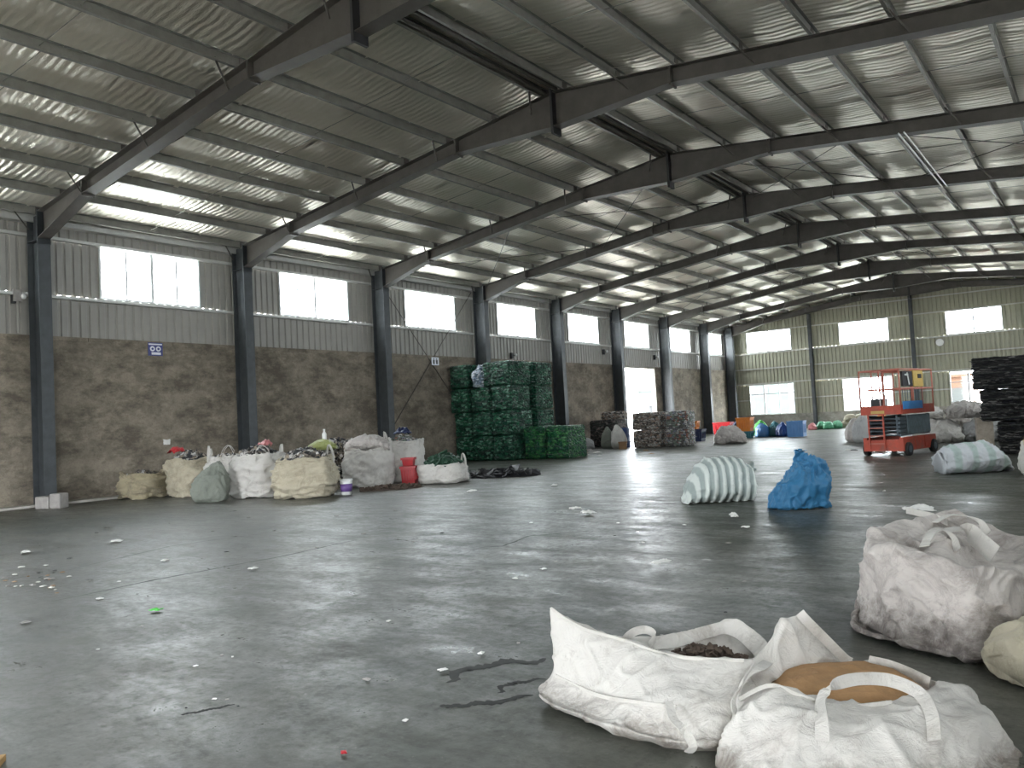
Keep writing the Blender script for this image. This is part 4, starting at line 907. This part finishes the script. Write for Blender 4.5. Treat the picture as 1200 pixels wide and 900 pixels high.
# ------------------------------------------------------------------ the three large bags in the foreground
def G(px, py):
    d = rt*(px-600)/FPX - up*(py-450)/FPX + fw
    p = EYE + d*(-EYE.z/d.z); p.z = 0.004; return p
A = at
def hero(name, label, loops, mat, seed, amp=0.012, sc=5.0, nu=300, nv=130, stretch=(1,1,1), thick=0.006, cap1=False, lump=0.6):
    c = Vector((0, 0, 0))
    for p in loops[0]: c += p
    c /= len(loops[0]); c.z = 0
    t = thing(name, label, 'bag', c)
    mb = loft([[p-c for p in l] for l in loops], nu, nv, True, cap1)
    mb = rumple(mb, amp, sc, stretch, seed, 0.0, 0.22, lump)
    o = mb.build('sack_body', mat, t, True)
    if not cap1: solid(o, thick)
    return t, c
def inward(loop, k, dz):
    c = sum(loop, Vector())/len(loop); return [Vector((c.x+(p.x-c.x)*k, c.y+(p.y-c.y)*k, p.z+dz)) for p in loop]
def strap(t, c, pts, wid, side, mat=None, n=22, name='handle_strap'):
    return MB().ribbon([p-c for p in curve(pts, n)], wid, side, 0.005).build(name, mat or STRAPM, t)

# A: half empty open bag, left of the two
base = [G(632,826), G(678,850), G(730,868), G(800,884), G(872,880), G(905,850), G(895,818), G(820,812), G(740,808), G(668,803)]
low = [A(634,808,4.44), A(684,832,4.08), A(736,850,3.84), A(802,864,3.66), A(868,862,3.63), A(905,828,3.9), A(895,800,4.35), A(820,790,4.55), A(745,785,4.65), A(672,785,4.75)]
crs = [A(647,790,4.50), A(697,812,4.17), A(745,821,3.96), A(795,828,3.78), A(862,838,3.70), A(900,812,3.95), A(895,785,4.42), A(825,772,4.62), A(750,770,4.72), A(680,775,4.80)]
mdl = [A(646,752,4.57), A(688,772,4.31), A(737,783,4.14), A(795,796,3.97), A(868,805,3.84), A(902,785,4.0), A(897,765,4.48), A(845,750,4.66), A(765,757,4.74), A(690,760,4.80)]
rimA = [A(645,711,4.62), A(680,733,4.48), A(727,747,4.34), A(790,767,4.18), A(872,772,4.00), A(903,764,4.08), A(893,747,4.50), A(858,727,4.66), A(790,742,4.74), A(715,746,4.72)]
inn = inward(rimA, 0.86, -0.07)
inn[0] = inn[0] + Vector((0, 0, -0.05))
ta, ca = hero('bulk_bag', 'open half empty white bulk bag in the foreground, left of two', [inward(base, 0.88, 0), [p+Vector((0, 0, 0.045)) for p in inward(base, 0.985, 0)], low, crs, mdl, rimA, inn], HEROM, 81, 0.016, 3.2, stretch=(1, 1, 1.3), lump=0.35)
strap(ta, ca, [A(730,752,4.5), A(742,741,4.5), A(757,738,4.5), A(768,745,4.45), A(760,756,4.4)], 0.045, up)
strap(ta, ca, [A(784,822,3.78), A(789,842,3.68), A(802,856,3.62), A(812,874,3.60), A(806,882,3.62)], 0.04, rt)
strap(ta, ca, [A(651,792,4.45), A(699,814,4.13), A(746,823,3.92), A(793,829,3.745)], 0.02, up, name='seam_band')
strap(ta, ca, [A(646,713,4.585), A(680,735,4.445), A(727,749,4.305), A(790,769,4.145), A(872,774,3.965)], 0.016, up, name='rim_hem')
cen = A(822,764,4.42)
heap('brown_scrap', 'dark brown scrap inside the left foreground bag', 'scrap', (cen.x, cen.y, 0.10), 0.30, 0.22, 0.12, DARKSOIL, 200, 0.03, 82, rz=YAW, pw=2)

# B: open bag with brown husk, nearest the camera
base = [G(842,902), G(895,932), G(965,947), G(1040,950), G(1120,944), G(1192,915), G(1180,870), G(1110,840), G(1040,832), G(990,832), G(930,835), G(868,852)]
midB = [A(852,866,3.50), A(905,888,3.30), A(970,897,3.20), A(1045,897,3.15), A(1120,892,3.20), A(1182,880,3.40), A(1168,848,3.66), A(1105,818,4.0), A(1040,806,4.2), A(990,803,4.28), A(930,800,4.28), A(866,836,3.92)]
sho = [A(858,842,3.56), A(902,838,3.42), A(952,848,3.34), A(1015,856,3.30), A(1088,848,3.30), A(1145,836,3.42), A(1146,818,3.62), A(1088,800,3.95), A(1030,787,4.18), A(990,780,4.26), A(933,758,4.26), A(874,800,3.90)]
rimB = [A(866,819,3.66), A(903,803,3.64), A(940,816,3.58), A(985,828,3.52), A(1045,823,3.50), A(1078,812,3.54), A(1104,799,3.70), A(1062,788,3.93), A(1018,777,4.10), A(984,764,4.20), A(937,720,4.16), A(888,768,3.95)]
inB = inward(rimB, 0.93, -0.03); inB[10] = A(944,760,4.10); inB[11] = A(903,790,3.92); inB[9] = A(984,776,4.14)
inB2 = inward(rimB, 0.82, -0.10)
for k in (9, 10, 11): inB2[k].z = 0.2
tb_, cb_ = hero('bulk_bag', 'open white bulk bag of brown husk nearest the camera', [inward(base, 0.9, 0), base, midB, sho, rimB, inB, inB2], HEROM, 83, 0.028, 3.3, stretch=(1, 1, 0.7), lump=0.35)
strap(tb_, cb_, [A(964,868,3.275), A(963,842,3.33), A(962,820,3.47), A(975,804,3.50), A(1002,796,3.50), A(1035,796,3.50), A(1060,803,3.47), A(1080,815,3.42), A(1092,838,3.30), A(1095,868,3.20)], 0.055, rt*0.75+up*0.6, n=40)
strap(tb_, cb_, [A(937,718,4.12), A(946,728,4.10), A(966,748,4.12), A(990,772,4.12), A(997,776,4.1)], 0.05, up*0.7+rt*0.7)
strap(tb_, cb_, [A(1018,774,4.06), A(1040,779,3.98), A(1062,787,3.88), A(1090,800,3.72)], 0.05, fw+up)
strap(tb_, cb_, [A(862,838,3.55), A(860,822,3.60), A(868,806,3.66), A(882,790,3.74), A(900,776,3.9)], 0.05, rt*0.6+fw)
strap(tb_, cb_, [A(866,819,3.625), A(903,803,3.605), A(940,816,3.545), A(985,828,3.485), A(1045,823,3.465)], 0.018, up, name='rim_hem')
cen = A(993,804,3.84)
heap('husk', 'brown ground husk filling the bag nearest the camera', 'husk', (cen.x, cen.y, 0.08), 0.40, 0.35, 0.175, HUSK, 0, 0.02, 84, rz=YAW, pw=2.6, ex=5)

# C: full closed bag at the right
base = [G(1002,742), G(1045,758), G(1090,770), G(1140,781), G(1188,774), G(1230,752), G(1245,730), G(1220,712), G(1170,703), G(1110,700), G(1050,703), G(1012,722)]
lowC = [A(1003,728,5.60), A(1046,742,5.16), A(1092,752,4.86), A(1142,760,4.66), A(1192,752,4.72), A(1240,735,4.95), A(1256,712,5.35), A(1226,690,5.9), A(1170,680,6.25), A(1110,676,6.35), A(1052,680,6.25), A(1010,705,5.95)]
midC = [A(1014,690,5.56), A(1050,700,5.15), A(1095,708,4.84), A(1142,714,4.63), A(1192,710,4.70), A(1240,692,5.0), A(1256,668,5.4), A(1225,652,5.9), A(1170,645,6.2), A(1110,640,6.3), A(1055,645,6.2), A(1018,668,5.9)]
shoC = [A(1014,640,5.55), A(1045,648,5.18), A(1092,660,4.92), A(1140,673,4.74), A(1185,674,4.78), A(1230,662,5.0), A(1240,640,5.4), A(1205,634,5.8), A(1160,618,6.05), A(1110,611,6.2), A(1060,616,6.1), A(1022,624,5.85)]
tp1 = inward(shoC, 0.86, 0.035); tp1[2].z += 0.03; tp1[9].z += 0.05; tp2 = inward(shoC, 0.55, -0.02); tp3 = inward(shoC, 0.12, 0.01)
tc_, cc_ = hero('bulk_bag', 'full dirty white bulk bag standing at the right edge', [inward(base, 0.9, 0), [p+Vector((0, 0, 0.04)) for p in base], lowC, midC, shoC, tp1, tp2, tp3], MUDDY, 85, 0.034, 2.8, cap1=True, stretch=(1, 1, 1.5), lump=0.5)
strap(tc_, cc_, [A(1083,640,5.1), A(1092,624,5.3), A(1104,620,5.45), A(1117,630,5.4), A(1122,645,5.3)], 0.06, fw)
strap(tc_, cc_, [A(1096,612,5.9), A(1112,604,5.95), A(1130,604,5.95), A(1148,612,5.85), A(1158,626,5.7)], 0.06, fw)
strap(tc_, cc_, [A(1062,598,6.5), A(1080,602,6.3), A(1096,606,6.1), A(1110,612,5.9)], 0.05, up)
strap(tc_, cc_, [A(1110,622,5.5), A(1130,620,5.5), A(1148,634,5.3), A(1166,650,5.1)], 0.12, fw, name='top_flap')
lying_sack('sack', 'pale sack just showing at the lower right edge', tuple(G(1240,792)), 0.7, 0.5, 0.30, CREAM, 86, 1.0, (0.5, 0.5), tuft=False)
rag_thing('rag', 'small red scrap on the floor left behind the full bag', 'rag', tuple(G(1026,624)), 0.12, 0.10, 0.06, P_RED, 8)

# ------------------------------------------------------------------ litter on the floor
def scrap(name, label, px, py, wpx, mat, seed, h=0.35, group=None, asp=0.7):
    p = G(px, py); d = (p-EYE).dot(fw); s = wpx*d/FPX
    o = rag_thing(name, label, 'litter', tuple(p), s, s*asp, s*h, mat, seed, seed*1.3, 0.004)
    if group: o['group'] = group
    return o
lit = [('white foam piece on the open floor before the striped sack', 775, 663, 26, PAPER), ('white plastic lid on the floor centre, with a crumpled side', 689, 603, 17, PAPER), ('thin white strip beside the white plastic lid', 674, 598, 14, PAPER),
       ('flat white scrap just below the striped sack', 860, 608, 24, PAPER), ('small white scrap below the flat white one', 874, 619, 9, PAPER), ('white square scrap on the left floor', 297, 668, 12, PAPER),
       ('white scrap near the left edge before the first column', 30, 649, 13, PAPER), ('white flat scrap between the left scraps and the wall', 137, 636, 13, PAPER), ('white scrap under the widest cream bag', 193, 658, 9, PAPER),
       ('green scrap on the left floor', 183, 717, 14, P_GREEN), ('white pebble of foam left of the foreground bags', 564, 767, 8, PAPER), ('small grey stone on the bare floor', 430, 798, 9, GREYSC), ('pale chip left of the dark stain', 519, 787, 10, PAPER),
       ('red scrap at the bottom of the floor', 403, 884, 9, P_RED), ('white scrap near the low white bag', 553, 577, 11, PAPER), ('white flake right of the low white bag', 650, 570, 9, PAPER), ('white bit at the left, nearer the camera', 117, 703, 8, PAPER), ('grey bit at far left of the near floor', 30, 731, 10, GREYSC), ('pale paper scrap near the white sack', 682, 533, 8, PAPER), ('pale paper scrap before the first mixed bale', 700, 532, 9, PAPER),
       ('white scrap under the lift', 1032, 534, 18, PAPER), ('thin white scrap on the floor before the full bag', 1078, 602, 34, PAPER), ('pale flake by the bottom left of the floor', 475, 846, 7, PAPER), ('pale flake near the right scuff marks', 604, 679, 6, PAPER), ('white flake mid floor', 637, 668, 7, PAPER), ('dark scrap left of the lift', 1001, 529, 8, BLACK), ('pale scrap left of the lift', 995, 529, 9, PAPER), ('thin pale strip before the right striped sack', 1036, 577, 9, PAPER)]
for k, (lb, px, py, wpx, m_) in enumerate(lit): scrap('scrap', lb, px, py, wpx, m_, k+1, asp=0.35 if 'strip' in lb or 'thin' in lb else 0.7)
rr = random.Random(21)
for k in range(34): scrap('scrap', 'tiny chip in the scatter of litter at the left edge of the floor', rr.gauss(38, 26), rr.gauss(678, 9), rr.uniform(2.5, 7), rr.choice([PAPER, GREYSC, PAPER, P_BROWN, BLACK]), k+60, group='litter chips at the left edge')
for k in range(46): scrap('scrap', 'tiny litter chip lying loose on the open floor', rr.uniform(60, 900), rr.uniform(612, 840) if k % 3 else rr.uniform(560, 640), rr.uniform(2.5, 5.5), rr.choice([PAPER, GREYSC, BLACK, GREYSC]), k+120, group='loose litter chips')
for k in range(14): scrap('scrap', 'small litter chip along the foot of the row of bales', rr.uniform(665, 800), rr.uniform(527, 537), rr.uniform(4, 8), rr.choice([PAPER, GREYSC, P_BROWN]), k+170, group='litter before the bales')
p = G(-14, 902); t = thing('plank', 'corner of a yellow plank at the lower left edge', 'plank', p, 0.9)
for k in range(2): MB().box(-0.35, 0.05, -0.09+k*0.09, -0.005+k*0.09, 0, 0.03).build('board', plain('yellow_wood_%d' % k, (0.40, 0.24, 0.09), 0.8), t)

# ------------------------------------------------------------------ fittings on the walls
S_BLUE = plastic('sign_blue', (0.05, 0.06, 0.22)); S_WHITE = plastic('sign_white', (0.72, 0.74, 0.80))
t = thing('wall_sign', 'small blue sign with a white emblem on the plaster wall', 'sign', (CI+0.04, 12.58, 4.14))
MB().box(0, 0.012, -0.22, 0.22, -0.20, 0.18).build('sign_board', S_BLUE, t)
for y in (-0.09, 0.09):
    m_ = MB(); n = 16; pts = [(y+0.075*math.cos(2*PI*i/n), -0.0+0.075*math.sin(2*PI*i/n)) for i in range(n)]; m_.prism(pts, 0, 0.012, 0.017); m_.build('emblem', S_WHITE, t)
    MB().prism([(y+0.035*math.cos(2*PI*i/n), 0.035*math.sin(2*PI*i/n)) for i in range(n)], 0, 0.017, 0.020).build('emblem', S_BLUE, t)
MB().box(0.012, 0.017, -0.12, 0.16, -0.17, -0.10).build('emblem', S_WHITE, t); MB().box(0.012, 0.017, -0.20, 0.20, 0.11, 0.15).build('emblem', S_WHITE, t)
t = thing('wall_sign', 'small white sign with two dark figures beside the wall bracing', 'sign', (CI+0.04, 24.60, 4.13))
MB().box(0, 0.012, -0.22, 0.22, -0.16, 0.16).build('sign_board', S_WHITE, t)
for y in (-0.09, 0.09):
    MB().prism([(y-0.04, -0.12), (y+0.04, -0.12), (y+0.05, 0.05), (y-0.05, 0.05)], 0, 0.012, 0.016).build('figure', BLACK, t)
    MB().prism([(y+0.03*math.cos(2*PI*i/12), 0.09+0.03*math.sin(2*PI*i/12)) for i in range(12)], 0, 0.012, 0.016).build('figure', BLACK, t)
def onwall(px, py):
    d = rt*(px-600)/FPX - up*(py-450)/FPX + fw; return EYE + d*((CI+0.02-EYE.x)/d.x)
p = onwall(195, 514); o = rag_thing('paper_scrap', 'crumpled white paper scrap stuck on the stained wall', 'paper', (p.x, p.y, p.z-0.1), 0.15, 0.20, 0.03, PAPER, 5); o.rotation_euler = (0, PI/2, 0)
def lamp(label, y, z, x=CI):
    t = thing('wall_lamp', label, 'lamp', (x, y, z), group='small wall lamps')
    MB().box(0, 0.10, -0.16, -0.02, -0.14, 0.14).build('housing', BLACK, t)
    MB().tube([(0.05, -0.02, 0), (0.16, 0.05, 0.02)], 0.02, 6).build('bracket', BLACK, t)
    lathe(MB(), [(.02, -.06), (.05, -.04), (.065, .0), (.055, .05), (.02, .08)], 16, (0.17, 0.08, 0.02)).build('globe', P_WHITE, t, True)
lamp('small white globe lamp above the green bales', 30.1, 4.55, XL+0.04); lamp('small white globe lamp left of the sixth column', 38.6, 5.05, XL+0.04); lamp('small white globe lamp left of the seventh column', 44.75, 4.95, XL+0.04); lamp('small white globe lamp left of the first column', 9.0, 5.30, XL+0.04)
t = thing('wall_lamp', 'round white lamp on the far wall right of the ridge post', 'lamp', (-8.25, YF-0.05, 5.05), group='small wall lamps')
m_ = MB(); pts = [(0.22*math.cos(2*PI*i/20), 0.22*math.sin(2*PI*i/20)) for i in range(20)]; m_.prism(pts, 1, -0.12, 0.0); m_.build('globe', P_WHITE, t)
MB().prism([(0.25*math.cos(2*PI*i/20), 0.25*math.sin(2*PI*i/20)) for i in range(20)], 1, -0.05, 0.0).build('rim', GREYSC, t)
def downpipe(label, y, z0, z1):
    t = thing('conduit', label, 'conduit', (CI+0.045, y, z0)); MB().tube([(0, 0, 0), (0, 0, z1-z0)], 0.03, 8).build('pipe', CLAD, t)
    MB().box(-0.04, 0.03, -0.10, 0.10, z1-z0, z1-z0+0.30).build('switch_box', GREYSC, t)
downpipe('grey conduit and switch box left of the first column', 8.95, 4.4, 5.2)
downpipe('grey conduit and switch box right of the sixth column', 40.0, 4.4, 5.0)

# ------------------------------------------------------------------ outside the windows
OUT1 = plain('far_teal_wall', (0.040, 0.050, 0.046), 0.8, 0, 0.1, 0.5, 0); OUT2 = plain('far_brick', (0.060, 0.022, 0.008), 0.8, 0, 0.15, 0.6, 0); OUTW = plain('far_window', (0.02, 0.022, 0.022), 0.4, 0, 0.1, 1, 0); IRON = plain('gate_iron', (0.016, 0.017, 0.018), 0.6, 0, 0.1, 2, 0)
def building(label, x0, x1, y0, y1, h, mat, nx, nz, face):
    t = thing('building', label, 'building', (x0, y0, -0.32)); lx, ly = x1-x0, y1-y0
    MB().box(0, lx, 0, ly, 0, h).build('wall', mat, t); MB().box(-0.2, lx+0.2, -0.2, ly+0.2, h, h+0.25).build('roof', mat, t)
    for i in range(nx):
        for k in range(nz):
            z = h*(k+0.25)/nz
            if face == 'y': m_ = MB().box(lx*(i+.2)/nx, lx*(i+.8)/nx, -0.05, 0.05, z, z+h/nz*0.5)
            else: m_ = MB().box(lx-0.05, lx+0.05, ly*(i+.2)/nx, ly*(i+.8)/nx, z, z+h/nz*0.5)
            m_.build('window', OUTW, t)
building('pale teal building seen through the left lower far window', -46, -26, 88, 96, 4.6, OUT1, 6, 2, 'y')
building('orange brick shed seen through the right lower far window', -12, -2.6, 76, 84, 3.6, OUT2, 3, 1, 'y')
g = thing('yard_gate', 'barred iron gate seen through the doorway in the left wall', 'gate', (-34.0, 56, -0.32))
for k in range(26): MB().box(-0.03, 0.03, k*0.62, k*0.62+0.06, 0, 2.6).build('bar', IRON, g)
for z in (0.3, 1.5, 2.5): MB().box(-0.02, 0.02, 0, 15.6, z, z+0.07).build('crossbar', IRON, g)
for y in (4.0, 11.6): MB().box(-0.2, 0.2, y-0.2, y+0.2, 0, 3.2).build('gate_post', IRON, g)
